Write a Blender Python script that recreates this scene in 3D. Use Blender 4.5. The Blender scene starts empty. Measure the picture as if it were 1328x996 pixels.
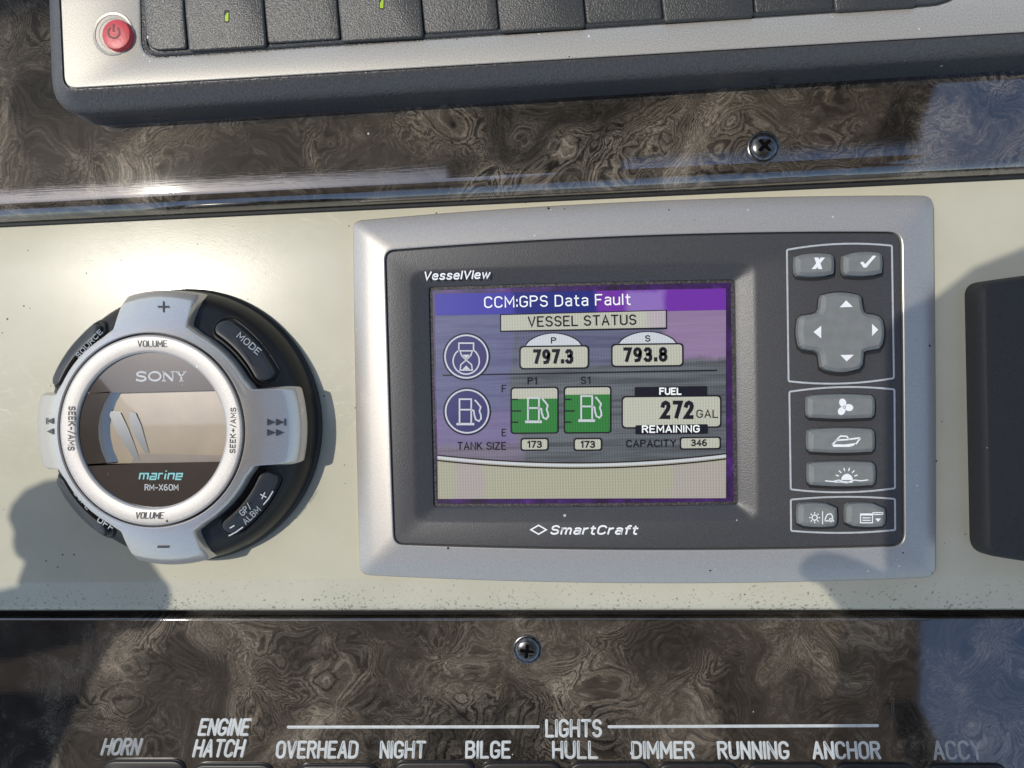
import bpy, bmesh, math, random
from mathutils import Vector, Matrix, Euler
random.seed(7)
sc = bpy.context.scene
COL = sc.collection

# ------------------------------------------------------------------ camera
S = 0.00028                      # metres per unit (one unit = one photo pixel on the dash surface)
F = 920.0                        # focal length in the same units
def _n(v): return v.normalized()
DX = _n(Vector((11358., -302., -920.)))
DY = Vector((856., 47500., 920.)).normalized()
DY = _n(DY - DX * DX.dot(DY))
DN = DX.cross(DY)
CAM = Vector((-F * DX[2], F * DY[2], F * DN[2]))
def ray(x, y):
    d = Vector((x - 664., y - 498., F))
    return Vector((DX.dot(d), -DY.dot(d), -DN.dot(d)))
def P(x, y, h=0.0):
    """point of the plane at height h over the dashboard that the photo shows at pixel x, y"""
    if callable(h): h = h(x, y)
    w = ray(x, y)
    return CAM + w * ((h - CAM.z) / w.z)

cam = bpy.data.cameras.new('camera')
co = bpy.data.objects.new('camera', cam); COL.objects.link(co)
cam.sensor_width = 36.0; cam.lens = 36.0 * F / 1328.0
cam.clip_start = 0.005; cam.clip_end = 200.0
R = Matrix(((DX[0], -DX[1], -DX[2]), (-DY[0], DY[1], DY[2]), (-DN[0], DN[1], DN[2])))
co.matrix_world = Matrix.Translation(CAM * S) @ R.to_4x4()
sc.camera = co

# ------------------------------------------------------------------ light
g = P(230, 345) - CAM
SUN = Vector((g.x, g.y, -g.z)).normalized()       # towards the sun: mirrored at the glare spot
w = bpy.data.worlds.new('World'); sc.world = w; w.use_nodes = True
nt = w.node_tree
sky = nt.nodes.new('ShaderNodeTexSky'); sky.sky_type = 'NISHITA'; sky.sun_disc = False
sky.sun_elevation = math.asin(SUN.z)
sky.sun_rotation = math.atan2(SUN.x, SUN.y)
sky.air_density = 1.0; sky.dust_density = 1.0
bg = nt.nodes['Background']; bg.inputs['Strength'].default_value = 0.15
nt.links.new(sky.outputs[0], bg.inputs['Color'])
sl = bpy.data.lights.new('sun', 'SUN'); sl.energy = 2.4; sl.angle = math.radians(0.5); sl.color = (1.0, 0.95, 0.86)
so = bpy.data.objects.new('sun', sl); COL.objects.link(so)
so.rotation_euler = SUN.to_track_quat('Z', 'Y').to_euler(); so.location = SUN * 3
sc.view_settings.view_transform = 'Standard'; sc.view_settings.look = 'None'
sc.view_settings.exposure = 0.42; sc.view_settings.gamma = 1.0
sc.render.engine = 'CYCLES'
sc.cycles.max_bounces = 8

# ------------------------------------------------------------------ materials
def lin(r, g, b):
    f = lambda c: (c / 255 / 12.92) if c / 255 <= 0.04045 else ((c / 255 + 0.055) / 1.055) ** 2.4
    return (f(r), f(g), f(b), 1)
class Mat:
    """principled material with small helpers for node graphs"""
    def __init__(s, name, col, rough=0.5, metal=0.0, coat=0.0, coat_rough=0.03, ior=1.5, coat_ior=1.5, emit=0.0, spec=0.5):
        s.m = bpy.data.materials.new(name); s.m.use_nodes = True
        s.t = s.m.node_tree; s.b = s.t.nodes['Principled BSDF']
        i = s.b.inputs
        if len(col) == 3: col = (*col, 1)
        i['Base Color'].default_value = col; i['Roughness'].default_value = rough; i['Metallic'].default_value = metal
        i['Coat Weight'].default_value = coat; i['Coat Roughness'].default_value = coat_rough
        i['IOR'].default_value = ior; i['Coat IOR'].default_value = coat_ior
        i['Specular IOR Level'].default_value = spec
        if emit:
            i['Emission Color'].default_value = col; i['Emission Strength'].default_value = emit
        s.col = col
        tc = s.t.nodes.new('ShaderNodeTexCoord'); mp = s.t.nodes.new('ShaderNodeMapping')
        s.t.links.new(tc.outputs['Object'], mp.inputs['Vector'])
        k = 1 / (100 * S)
        mp.inputs['Scale'].default_value = (k, k, k)           # 1 texture unit = 100 photo pixels
        s.co = mp.outputs[0]
    def node(s, typ, **kw):
        n = s.t.nodes.new(typ)
        for k, v in kw.items():
            if k in n.inputs.keys(): n.inputs[k].default_value = v
            else: setattr(n, k, v)
        return n
    def link(s, a, b): s.t.links.new(a, b)
    def noise(s, scale, detail=2.0, rough=0.5, vec=None, stretch=None):
        n = s.node('ShaderNodeTexNoise', Scale=scale, Detail=detail, Roughness=rough)
        v = vec or s.co
        if stretch:
            mp = s.node('ShaderNodeMapping'); mp.inputs['Scale'].default_value = stretch
            s.link(v, mp.inputs['Vector']); v = mp.outputs[0]
        s.link(v, n.inputs['Vector']); return n
    def ramp(s, fac, stops, interp='LINEAR'):
        n = s.node('ShaderNodeValToRGB'); e = n.color_ramp; e.interpolation = interp
        while len(e.elements) < len(stops): e.elements.new(0.5)
        for el, (p, c) in zip(e.elements, stops):
            el.position = p; el.color = c if len(c) == 4 else (*c, 1)
        s.link(fac, n.inputs[0]); return n.outputs[0]
    def mix(s, fac, a, b, blend='MIX'):
        n = s.node('ShaderNodeMix', data_type='RGBA', blend_type=blend)
        for sock, v in ((n.inputs[0], fac), (n.inputs[6], a), (n.inputs[7], b)):
            if hasattr(v, 'links'): s.link(v, sock)
            else: sock.default_value = v if not isinstance(v, tuple) or len(v) == 4 else (*v, 1)
        return n.outputs[2]
    def math(s, op, a, b=0.0, c=0.0):
        n = s.node('ShaderNodeMath', operation=op)
        for i, v in enumerate((a, b, c)):
            if hasattr(v, 'links'): s.link(v, n.inputs[i])
            else: n.inputs[i].default_value = v
        return n.outputs[0]
    def color(s, out): s.link(out, s.b.inputs['Base Color'])
    def bump(s, h, strength, dist=None):
        n = s.node('ShaderNodeBump'); n.inputs['Strength'].default_value = strength
        n.inputs['Distance'].default_value = (dist or 1.0) * S
        s.link(h, n.inputs['Height']); s.link(n.outputs[0], s.b.inputs['Normal'])
    def specks(s, base, scale, thr, col, seedvec=(0, 0, 0)):
        """sparse dust specks over a colour"""
        mp = s.node('ShaderNodeMapping'); mp.inputs['Location'].default_value = seedvec
        s.link(s.co, mp.inputs['Vector'])
        d = s.noise(scale * 0.8, 2, vec=mp.outputs[0])
        v = s.node('ShaderNodeTexVoronoi', Scale=scale); s.link(mp.outputs[0], v.inputs['Vector'])
        sep = s.node('ShaderNodeSeparateColor'); s.link(v.outputs['Color'], sep.inputs[0])
        pick = s.math('GREATER_THAN', sep.outputs[0], 1 - thr)
        size = s.math('MULTIPLY', sep.outputs[1], 0.22)
        size = s.math('MULTIPLY', size, s.math('ADD', d.outputs[0], 0.35))
        near = s.math('LESS_THAN', v.outputs['Distance'], size)
        f = s.math('MULTIPLY', pick, near)
        return s.mix(f, base, col), f

def plain(name, col, rough=0.5, var=0.15, scale=6, grain=0.0, gscale=45, **kw):
    m = Mat(name, col, rough, **kw)
    n = m.noise(scale, 4)
    c = m.col
    lo = tuple(x * (1 - var) for x in c[:3]) + (1,); hi = tuple(min(1, x * (1 + var)) for x in c[:3]) + (1,)
    m.out = m.ramp(n.outputs[0], [(0.3, lo), (0.7, hi)]); m.color(m.out)
    if grain:
        m.bump(m.noise(gscale, 2).outputs[0], grain, 1.0)
    return m

# cream gelcoat
cream = Mat('cream_gelcoat', (0.60, 0.585, 0.45), 0.24, spec=0.4, ior=1.5)
n = cream.noise(0.9, 5, 0.6)
c0 = cream.ramp(n.outputs[0], [(0.3, (0.455, 0.435, 0.335)), (0.7, (0.51, 0.488, 0.385))])
c1, f1 = cream.specks(c0, 12, 0.10, (0.10, 0.085, 0.06, 1))
# grime that gathers towards the lower lip
sep = cream.node('ShaderNodeSeparateXYZ'); cream.link(cream.co, sep.inputs[0])
gy = cream.node('ShaderNodeMapRange'); gy.inputs[1].default_value = -2.35; gy.inputs[2].default_value = -3.0
gy.inputs[3].default_value = 0.0; gy.inputs[4].default_value = 1.0
cream.link(sep.outputs[1], gy.inputs[0])
gn = cream.noise(22, 5, 0.75); gn2 = cream.noise(1.1, 3)
gf = cream.math('MULTIPLY', gy.outputs[0], cream.math('MULTIPLY', gn2.outputs[0], 1.7))
gm = cream.math('GREATER_THAN', cream.math('ADD', gn.outputs[0], cream.math('MULTIPLY', gf, 0.13)), 0.685)
c2 = cream.mix(cream.math('MULTIPLY', gm, 0.75), c1, (0.13, 0.11, 0.08, 1))
cream.color(c2)
# polished gloss coat with fine wiping scratches
cream.b.inputs['Specular IOR Level'].default_value = 0.0
def scratch(rot, sc_, thr):
    mp = cream.node('ShaderNodeMapping'); mp.inputs['Rotation'].default_value = (0, 0, rot); cream.link(cream.co, mp.inputs['Vector'])
    d = cream.noise(1.3, 2, vec=mp.outputs[0])
    ad = vadd(cream, mp.outputs[0], d, 0.5)
    n = cream.noise(sc_, 1, vec=ad, stretch=(1, 0.06, 1))
    return cream.math('GREATER_THAN', n.outputs[0], thr)
def vadd(m, v, noise, k):
    a = m.node('ShaderNodeVectorMath', operation='SUBTRACT'); m.link(noise.outputs['Color'], a.inputs[0]); a.inputs[1].default_value = (0.5, 0.5, 0.5)
    b = m.node('ShaderNodeVectorMath', operation='SCALE'); m.link(a.outputs[0], b.inputs[0]); b.inputs['Scale'].default_value = k
    c = m.node('ShaderNodeVectorMath', operation='ADD'); m.link(v, c.inputs[0]); m.link(b.outputs[0], c.inputs[1])
    return c.outputs[0]
sx = cream.math('ADD', cream.math('ADD', scratch(0.3, 26, 0.66), scratch(1.5, 30, 0.66)), scratch(2.4, 24, 0.67))
fz = cream.noise(45, 3, 0.7)
hh_ = cream.math('ADD', cream.math('MULTIPLY', sx, 0.8), fz.outputs[0])
gb = cream.node('ShaderNodeBump'); gb.inputs['Strength'].default_value = 0.12; gb.inputs['Distance'].default_value = S
cream.link(hh_, gb.inputs['Height'])
def gloss(rough, bumpy):
    g_ = cream.node('ShaderNodeBsdfAnisotropic', distribution='BECKMANN'); g_.inputs['Roughness'].default_value = rough
    if bumpy: cream.link(gb.outputs[0], g_.inputs['Normal'])
    return g_.outputs[0]
m1 = cream.node('ShaderNodeMixShader'); m1.inputs[0].default_value = 0.30
cream.link(gloss(0.10, False), m1.inputs[1]); cream.link(gloss(0.22, True), m1.inputs[2])
fr = cream.node('ShaderNodeFresnel'); fr.inputs[0].default_value = 1.5
m2 = cream.node('ShaderNodeMixShader'); cream.link(fr.outputs[0], m2.inputs[0])
cream.link(cream.b.outputs[0], m2.inputs[1]); cream.link(m1.outputs[0], m2.inputs[2])
outn = [n_ for n_ in cream.t.nodes if n_.type == 'OUTPUT_MATERIAL'][0]
cream.link(m2.outputs[0], outn.inputs['Surface'])

# burl lacquer
burl = Mat('burl_lacquer', (0.05, 0.04, 0.03), 0.55, coat=1.0, coat_rough=0.03, coat_ior=2.35, spec=0.10)
def vadd(m, v, noise, k):
    a = m.node('ShaderNodeVectorMath', operation='SUBTRACT'); m.link(noise.outputs['Color'], a.inputs[0]); a.inputs[1].default_value = (0.5, 0.5, 0.5)
    b = m.node('ShaderNodeVectorMath', operation='SCALE'); m.link(a.outputs[0], b.inputs[0]); b.inputs['Scale'].default_value = k
    c = m.node('ShaderNodeVectorMath', operation='ADD'); m.link(v, c.inputs[0]); m.link(b.outputs[0], c.inputs[1])
    return c.outputs[0]
bm_ = burl.node('ShaderNodeVectorMath', operation='SCALE'); burl.link(burl.co, bm_.inputs[0]); bm_.inputs['Scale'].default_value = 0.72
v1 = vadd(burl, bm_.outputs[0], burl.noise(0.8, 2, vec=bm_.outputs[0]), 1.7)
v2 = vadd(burl, v1, burl.noise(1.6, 2, vec=v1), 0.75)
v3 = vadd(burl, v2, burl.noise(8.0, 4, 0.65, vec=v2), 0.15)
big = burl.noise(0.75, 3, vec=v1)                       # broad light and dark clouds
mid = burl.noise(2.2, 3, 0.6, vec=v2)
con = burl.noise(1.0, 1.0, vec=v3)                      # growth contours
def waves(freq, sharp, ph=None):
    a = burl.math('MULTIPLY', con.outputs[0], freq)
    if ph is not None: a = burl.math('ADD', a, burl.math('MULTIPLY', ph, 5.0))
    return burl.math('POWER', burl.math('MULTIPLY_ADD', burl.math('SINE', a), 0.5, 0.5), sharp)
lmask = burl.ramp(burl.noise(1.2, 2, vec=v1).outputs[0], [(0.38, (0.25, 0.25, 0.25)), (0.60, (1, 1, 1))])
dark = burl.math('MULTIPLY', burl.math('SUBTRACT', 1.0, waves(200.0, 0.6)), lmask)
fib = waves(560.0, 1.0, burl.noise(8, 2).outputs[0])
fine = burl.noise(70, 2, 0.7); grain = burl.noise(16, 4, 0.75, vec=v3, stretch=(0.4, 2.0, 1))
tone = burl.math('ADD', burl.math('MULTIPLY', big.outputs[0], 0.75), burl.math('MULTIPLY', mid.outputs[0], 0.45))
base = burl.ramp(tone, [(0.42, (0.0105, 0.0086, 0.0070)), (0.55, (0.034, 0.0285, 0.0228)), (0.66, (0.090, 0.075, 0.058)), (0.80, (0.22, 0.185, 0.142))])
k_ = burl.math('MULTIPLY_ADD', dark, -0.95, 1.0)
k_ = burl.math('MULTIPLY', k_, burl.math('MULTIPLY_ADD', fib, 0.60, 0.70))
k_ = burl.math('MULTIPLY', k_, burl.math('MULTIPLY_ADD', fine.outputs[0], 1.9, 0.05))
k_ = burl.math('MULTIPLY', k_, burl.math('MULTIPLY_ADD', grain.outputs[0], 2.4, -0.2))
vs = burl.node('ShaderNodeVectorMath', operation='SCALE'); burl.link(base, vs.inputs[0]); burl.link(k_, vs.inputs['Scale'])
bc = vs.outputs[0]
bc, bf = burl.specks(bc, 7, 0.02, (0.5, 0.5, 0.5, 1))
burl.color(bc)
bs1 = burl.noise(90, 2, stretch=(0.02, 1, 1))
nb = burl.node('ShaderNodeBump'); nb.inputs['Strength'].default_value = 0.013; nb.inputs['Distance'].default_value = S
burl.link(bs1.outputs[0], nb.inputs['Height']); burl.link(nb.outputs[0], burl.b.inputs['Coat Normal'])

def silver(name, col, rough, metal, flake=0.25, dirt=True):
    m = Mat(name, col, rough, metal)
    n = m.noise(70, 1, 0.5)
    lo = tuple(x * (1 - flake) for x in col) + (1,); hi = tuple(min(1, x * (1 + flake)) for x in col) + (1,)
    o = m.ramp(n.outputs[0], [(0.35, lo), (0.65, hi)])
    if dirt: o, _ = m.specks(o, 10, 0.035, (0.05, 0.045, 0.04, 1), (3, 1, 0)); o, _ = m.specks(o, 14, 0.05, (0.75, 0.75, 0.72, 1), (9, 4, 0))
    m.color(o); m.bump(n.outputs[0], 0.05, 1.0)
    return m
bezel_m = silver('silver_bezel_paint', (0.455, 0.43, 0.395), 0.42, 0.55, 0.09)
radio_m = silver('silver_stereo_paint', (0.39, 0.37, 0.33), 0.46, 0.4, 0.16)
remote_m = silver('satin_silver_plastic', (0.57, 0.535, 0.495), 0.30, 0.68, 0.06)
ring_m = silver('pale_silver_ring', (0.40, 0.385, 0.37), 0.48, 0.3, 0.08)

def grained(name, col, rough, strength, gscale=38, dust=0.03):
    m = Mat(name, col, rough)
    a = m.noise(gscale, 2, 0.6)
    lo = tuple(x * 0.75 for x in col) + (1,); hi = tuple(x * 1.25 for x in col) + (1,)
    o = m.ramp(a.outputs[0], [(0.3, lo), (0.7, hi)])
    o, _ = m.specks(o, 8, dust, (0.45, 0.45, 0.43, 1), (5, 2, 0))
    m.color(o); m.bump(a.outputs[0], strength, 1.6)
    return m
face_m = grained('charcoal_faceplate_plastic', (0.047, 0.0475, 0.051), 0.40, 0.18, 60)
housing_m = grained('leather_grain_black_plastic', (0.060, 0.058, 0.058), 0.34, 0.5, 36, 0.012)
key_m = grained('grained_key_plastic', (0.040, 0.041, 0.040), 0.35, 0.45, 50, 0.012)
cover_m = grained('textured_black_cover', (0.024, 0.0225, 0.022), 0.6, 0.4, 45, 0.02)
rubber_m = plain('grey_rubber', (0.160, 0.168, 0.165), 0.6, 0.08, 10, 0.08, 60)
print_m = plain('white_print', (0.74, 0.75, 0.76), 0.5, 0.05, 20)
greyprint_m = plain('pale_grey_print', (0.40, 0.42, 0.44), 0.5, 0.1, 20)
dim_m = plain('worn_grey_print', (0.20, 0.22, 0.24), 0.5, 0.3, 20)
darkprint_m = plain('dark_print', (0.05, 0.05, 0.055), 0.5, 0.2, 20)
black_m = plain('black_shadow_gap', (0.006, 0.006, 0.007), 0.6, 0.2, 10)
gloss_m = plain('satin_black_plastic', (0.008, 0.008, 0.009), 0.36, 0.2, 8, 0.03, 50, spec=0.32)
rbtn_m = plain('dark_grey_rubber_key', (0.030, 0.032, 0.036), 0.45, 0.15, 12, 0.10, 60)
red_m = plain('red_key', (0.50, 0.045, 0.055), 0.42, 0.12, 14, 0.2, 40)
redprint_m = plain('dark_red_engraving', (0.10, 0.008, 0.012), 0.5, 0.1)
green_led = Mat('green_indicator', (0.30, 0.45, 0.03), 0.3, emit=0.15)
steel_m = plain('blackened_screw_steel', (0.15, 0.147, 0.145), 0.24, 0.4, 25, metal=0.95)
slot_m = Mat('dark_cross_slot', (0.004, 0.004, 0.004), 0.9, spec=0.0)
rocker_m = plain('gloss_dark_rocker', (0.014, 0.011, 0.010), 0.42, 0.3, 9)
engrave_m = plain('pale_engraving_paint', (0.46, 0.48, 0.47), 0.5, 0.12, 8)
faded_m = plain('faded_engraving_paint', (0.25, 0.265, 0.27), 0.5, 0.25, 8)
dash_base_m = plain('dark_gap_sealant', (0.012, 0.012, 0.012), 0.7, 0.3, 12)
stand_in_roof_m = Mat('tan_stand_in_canvas', (0.50, 0.40, 0.29), 0.8, spec=0.1)
rn = stand_in_roof_m.noise(0.6, 4); rc_ = stand_in_roof_m.ramp(rn.outputs[0], [(0.3, (0.40, 0.345, 0.285)), (0.7, (0.56, 0.48, 0.39))]); stand_in_roof_m.color(rc_)
tr = stand_in_roof_m.node('ShaderNodeBsdfTranslucent'); stand_in_roof_m.link(rc_, tr.inputs[0])  # added roof glows with sun from above, mirrored as tan patches
rx = stand_in_roof_m.node('ShaderNodeMixShader'); rx.inputs[0].default_value = 0.6
stand_in_roof_m.link(stand_in_roof_m.b.outputs[0], rx.inputs[1]); stand_in_roof_m.link(tr.outputs[0], rx.inputs[2])
stand_in_roof_m.link(rx.outputs[0], [n_ for n_ in stand_in_roof_m.t.nodes if n_.type == 'OUTPUT_MATERIAL'][0].inputs['Surface'])
reflection_slab_m = plain('dark_reflection_slab', (0.05, 0.045, 0.04), 0.6, 0.2, 0.5)
lcd_m = plain('tan_display', (0.27, 0.215, 0.15), 0.25, 0.12, 2.5, coat=1.0, coat_ior=1.6)
mask_m = Mat('smoked_display_window', (0.042, 0.033, 0.028), 0.12, coat=1.0, coat_ior=1.6)
mo, _ = mask_m.specks((0.042, 0.033, 0.028, 1), 14, 0.05, (0.25, 0.22, 0.2, 1), (1, 7, 0)); mask_m.color(mo)
teal_m = plain('teal_print', (0.16, 0.46, 0.47), 0.5, 0.08, 20)
clear_m = Mat('clear_bevel', (0.30, 0.31, 0.31), 0.15, metal=0.5)

# -- screen materials
MON_ORG = P(830, 500, 0)
def screen_mat(name, col, emit=0.2, stripes=0.16, brushed=0.0, glare_tint=None, fade=None):
    m = Mat(name, col, 0.30, coat=0.4, coat_rough=0.05, coat_ior=1.45, spec=0.3)
    wv = m.node('ShaderNodeTexWave', wave_type='BANDS', bands_direction='X'); wv.inputs['Scale'].default_value = 9.0
    wv.inputs['Distortion'].default_value = 0.35; m.link(m.co, wv.inputs['Vector'])
    c = (*col, 1)
    lo = tuple(x * (1 - stripes) for x in col) + (1,)
    wy = m.node('ShaderNodeTexWave', wave_type='BANDS', bands_direction='Y'); wy.inputs['Scale'].default_value = 8.0; wy.inputs['Distortion'].default_value = 0.2; m.link(m.co, wy.inputs['Vector'])
    o = m.mix(m.math('MULTIPLY', wv.outputs[0], m.math('MULTIPLY_ADD', wy.outputs[0], 0.45, 0.55)), lo, c)
    if brushed:
        b = m.noise(6, 4, 0.7, stretch=(0.12, 3.2, 1))
        o = m.mix(m.math('MULTIPLY', m.ramp(b.outputs[0], [(0.42, (0, 0, 0)), (0.62, (1, 1, 1))]), brushed), o, tuple(x * 0.38 for x in col) + (1,))
    if glare_tint:   # reflected sky and glare painted into the screen colour
        for (px0, px1, py0, py1, tc, k) in glare_tint:
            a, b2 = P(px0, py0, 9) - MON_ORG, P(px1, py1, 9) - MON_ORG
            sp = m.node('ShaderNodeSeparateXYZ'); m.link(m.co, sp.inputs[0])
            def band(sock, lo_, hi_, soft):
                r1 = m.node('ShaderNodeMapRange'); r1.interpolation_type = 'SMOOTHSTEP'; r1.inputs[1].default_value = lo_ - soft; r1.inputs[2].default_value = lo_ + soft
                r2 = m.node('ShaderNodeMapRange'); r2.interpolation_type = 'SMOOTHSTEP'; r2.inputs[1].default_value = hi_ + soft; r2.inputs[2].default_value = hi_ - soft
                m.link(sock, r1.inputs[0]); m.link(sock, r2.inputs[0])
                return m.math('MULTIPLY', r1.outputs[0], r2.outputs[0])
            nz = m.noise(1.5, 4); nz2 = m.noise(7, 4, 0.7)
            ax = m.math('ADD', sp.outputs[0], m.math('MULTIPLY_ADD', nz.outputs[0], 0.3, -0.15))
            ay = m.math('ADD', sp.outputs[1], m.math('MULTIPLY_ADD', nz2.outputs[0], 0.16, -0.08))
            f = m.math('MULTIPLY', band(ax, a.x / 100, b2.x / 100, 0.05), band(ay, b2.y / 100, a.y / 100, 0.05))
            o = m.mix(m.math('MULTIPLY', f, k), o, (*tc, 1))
    m.color(o)
    if emit:
        m.link(o, m.b.inputs['Emission Color']); m.b.inputs['Emission Strength'].default_value = emit
    return m
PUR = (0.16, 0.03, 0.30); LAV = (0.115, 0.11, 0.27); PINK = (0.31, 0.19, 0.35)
GLARE_TINT = [(540, 668, 395, 575, LAV, 0.48), (668, 865, 400, 470, LAV, 0.32), (862, 1000, 340, 462, PINK, 0.6), (560, 680, 535, 640, PINK, 0.22)]  # lavender and pink reflection patches, painted by area
scr_bg = screen_mat('lcd_brushed_background', (0.135, 0.150, 0.160), 0.07, 0.30, 0.85, GLARE_TINT)
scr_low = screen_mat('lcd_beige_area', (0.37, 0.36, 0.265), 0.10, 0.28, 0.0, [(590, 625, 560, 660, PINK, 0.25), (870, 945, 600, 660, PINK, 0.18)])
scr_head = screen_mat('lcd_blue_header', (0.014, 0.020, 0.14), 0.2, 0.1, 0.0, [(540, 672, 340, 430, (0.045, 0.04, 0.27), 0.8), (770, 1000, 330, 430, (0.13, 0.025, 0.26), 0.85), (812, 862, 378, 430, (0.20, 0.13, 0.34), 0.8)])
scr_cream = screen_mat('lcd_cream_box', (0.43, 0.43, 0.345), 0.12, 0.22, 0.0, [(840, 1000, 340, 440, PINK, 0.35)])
scr_pale = screen_mat('lcd_pale_grey', (0.46, 0.48, 0.50), 0.16, 0.14)
scr_navy = screen_mat('lcd_navy_icon', (0.040, 0.036, 0.12), 0.12, 0.1)
scr_green = screen_mat('lcd_green_fill', (0.030, 0.17, 0.04), 0.15, 0.25)
scr_white = screen_mat('lcd_white_text', (0.66, 0.68, 0.66), 0.28, 0.05)
scr_ink = screen_mat('lcd_black_ink', (0.010, 0.010, 0.018), 0.0, 0.0)
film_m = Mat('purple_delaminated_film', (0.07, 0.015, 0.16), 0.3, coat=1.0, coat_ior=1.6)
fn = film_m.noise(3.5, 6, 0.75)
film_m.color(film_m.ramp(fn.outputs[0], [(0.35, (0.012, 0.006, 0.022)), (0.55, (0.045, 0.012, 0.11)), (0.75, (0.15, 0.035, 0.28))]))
grime_m = Mat('gritty_seal', (0.02, 0.018, 0.02), 0.6)
gg = grime_m.noise(40, 4, 0.8); grime_m.color(grime_m.ramp(gg.outputs[0], [(0.45, (0.006, 0.005, 0.007)), (0.72, (0.14, 0.12, 0.12))]))

# ------------------------------------------------------------------ mesh builder
class MB:
    def __init__(s):
        s.bm = bmesh.new(); s.mats = []; s.cur = 0
    def use(s, m):
        m = m.m
        if m not in s.mats: s.mats.append(m)
        s.cur = s.mats.index(m); return s
    def face(s, vs):
        try:
            f = s.bm.faces.new(vs); f.material_index = s.cur; f.smooth = True; return f
        except ValueError: return None
    def v(s, p): return s.bm.verts.new(p)
    def loft(s, rings, cap0=False, cap1=True, closed=True):
        R_ = [[s.v(p) for p in r] for r in rings]
        for a, b in zip(R_, R_[1:]):
            n = len(a)
            for i in range(n if closed else n - 1):
                j = (i + 1) % n
                s.face((a[i], a[j], b[j], b[i]))
        if cap1: s.face(R_[-1])
        if cap0: s.face(R_[0][::-1])
        return s
    def flat(s, pts, h):
        s.face([s.v(P(x, y, h)) for x, y in pts]); return s
    def flatw(s, pts, z):
        s.face([s.v((x, y, z)) for x, y in pts]); return s
    def line(s, pts, wd, h, closed=False, world=False, round_cap=False):
        """flat strip of width wd along a polyline (photo pixels, or world units)"""
        pts = [Vector(p[:2]) for p in pts]; n = len(pts); L, Rr = [], []
        for i, p in enumerate(pts):
            if closed: a, b = pts[i - 1], pts[(i + 1) % n]
            else: a, b = pts[max(0, i - 1)], pts[min(n - 1, i + 1)]
            d1 = (p - a); d2 = (b - p)
            if d1.length < 1e-9: d1 = d2
            if d2.length < 1e-9: d2 = d1
            d1 = d1.normalized(); d2 = d2.normalized()
            t = (d1 + d2)
            t = t.normalized() if t.length > 1e-6 else d1
            nn = Vector((-t.y, t.x)); k = max(0.5, abs(nn.dot(Vector((-d1.y, d1.x)))))
            L.append(p + nn * (wd / 2 / k)); Rr.append(p - nn * (wd / 2 / k))
        f = (lambda q: Vector((q.x, q.y, h))) if world else (lambda q: P(q.x, q.y, h))
        lv = [s.v(f(q)) for q in L]; rv = [s.v(f(q)) for q in Rr]
        for i in range(n if closed else n - 1):
            j = (i + 1) % n
            s.face((lv[i], lv[j], rv[j], rv[i]))
        if round_cap and not closed:
            for (p, q, sg) in ((pts[0], pts[1], 1), (pts[-1], pts[-2], 1)):
                d = (p - q).normalized(); nn = Vector((-d.y, d.x)); ring = []
                for k in range(7):
                    a = math.pi * k / 6
                    ring.append(p + nn * (wd / 2 * math.cos(a)) + d * (wd / 2 * math.sin(a)))
                s.face([s.v(f(q_)) for q_ in ring])
        return s
    def disc(s, c, r, h, n=40, ry=None):
        ry = ry or r
        return s.flat([(c[0] + r * math.cos(2 * math.pi * i / n), c[1] + ry * math.sin(2 * math.pi * i / n)) for i in range(n)], h)
    def circle(s, c, r, wd, h, n=48):
        return s.line([(c[0] + r * math.cos(2 * math.pi * i / n), c[1] + r * math.sin(2 * math.pi * i / n)) for i in range(n)], wd, h, True)
    def lathe(s, c, prof, n=128, cap=False):
        rings = [[Vector((c[0] + r * math.cos(2 * math.pi * i / n), c[1] + r * math.sin(2 * math.pi * i / n), z)) for i in range(n)] for r, z in prof]
        return s.loft(rings, False, cap)
    def text(s, st, x, y, hgt, h, width=None, ang=0.0, bold=0.0, shear=0.0, align='L', sx=1.0, tall=None):
        """lettering: cap height hgt (photo pixels), baseline start/centre at x, y; width fits the string"""
        vs, fs, x0, x1, cap = glyphs(st, bold, shear)
        k = hgt / cap
        kx = k * sx if width is None else width / (x1 - x0)
        off = {'L': 0, 'C': -(x1 - x0) / 2, 'R': -(x1 - x0)}[align]
        ca, sa = math.cos(ang), math.sin(ang); V = []
        for (u, w_) in vs:
            a = (u - x0 + off) * kx; b = w_ * k
            V.append(s.v(P(x + a * ca + b * sa, y + a * sa - b * ca, h)))
        for f in fs: s.face([V[i] for i in f])
        return s
    def build(s, name, parent=None, smooth=35, mats=None):
        bm = s.bm
        bmesh.ops.remove_doubles(bm, verts=bm.verts, dist=1e-4)
        bmesh.ops.recalc_face_normals(bm, faces=bm.faces)
        return link_mesh(name, bm, s.mats, parent, smooth)
ORG = {}
def link_mesh(name, bm, mats, parent, smooth):
    top = parent
    while top is not None and top.parent is not None: top = top.parent
    if top is not None: o0 = ORG[top.name]
    else:
        xs = [v.co for v in bm.verts]
        o0 = Vector(((min(p.x for p in xs) + max(p.x for p in xs)) / 2, (min(p.y for p in xs) + max(p.y for p in xs)) / 2, min(p.z for p in xs)))
        if name in ('dashboard',): o0 = Vector((0, 0, 0))
    for v in bm.verts: v.co = (v.co - o0) * S
    me = bpy.data.meshes.new(name); bm.to_mesh(me); bm.free()
    for m in mats: me.materials.append(m)
    ob = bpy.data.objects.new(name, me); COL.objects.link(ob)
    if parent is not None: ob.parent = parent
    else:
        ob.location = o0 * S; ORG[ob.name] = o0
    me.set_sharp_from_angle(angle=math.radians(smooth))
    return ob
def thing(name, label, cat, org, group=None):
    o = bpy.data.objects.new(name, None); COL.objects.link(o)
    o.empty_display_size = 0.01
    o.location = Vector(org) * S; ORG[o.name] = Vector(org)
    o['label'] = label; o['category'] = cat
    if group: o['group'] = group
    return o
_gl = {}
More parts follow.
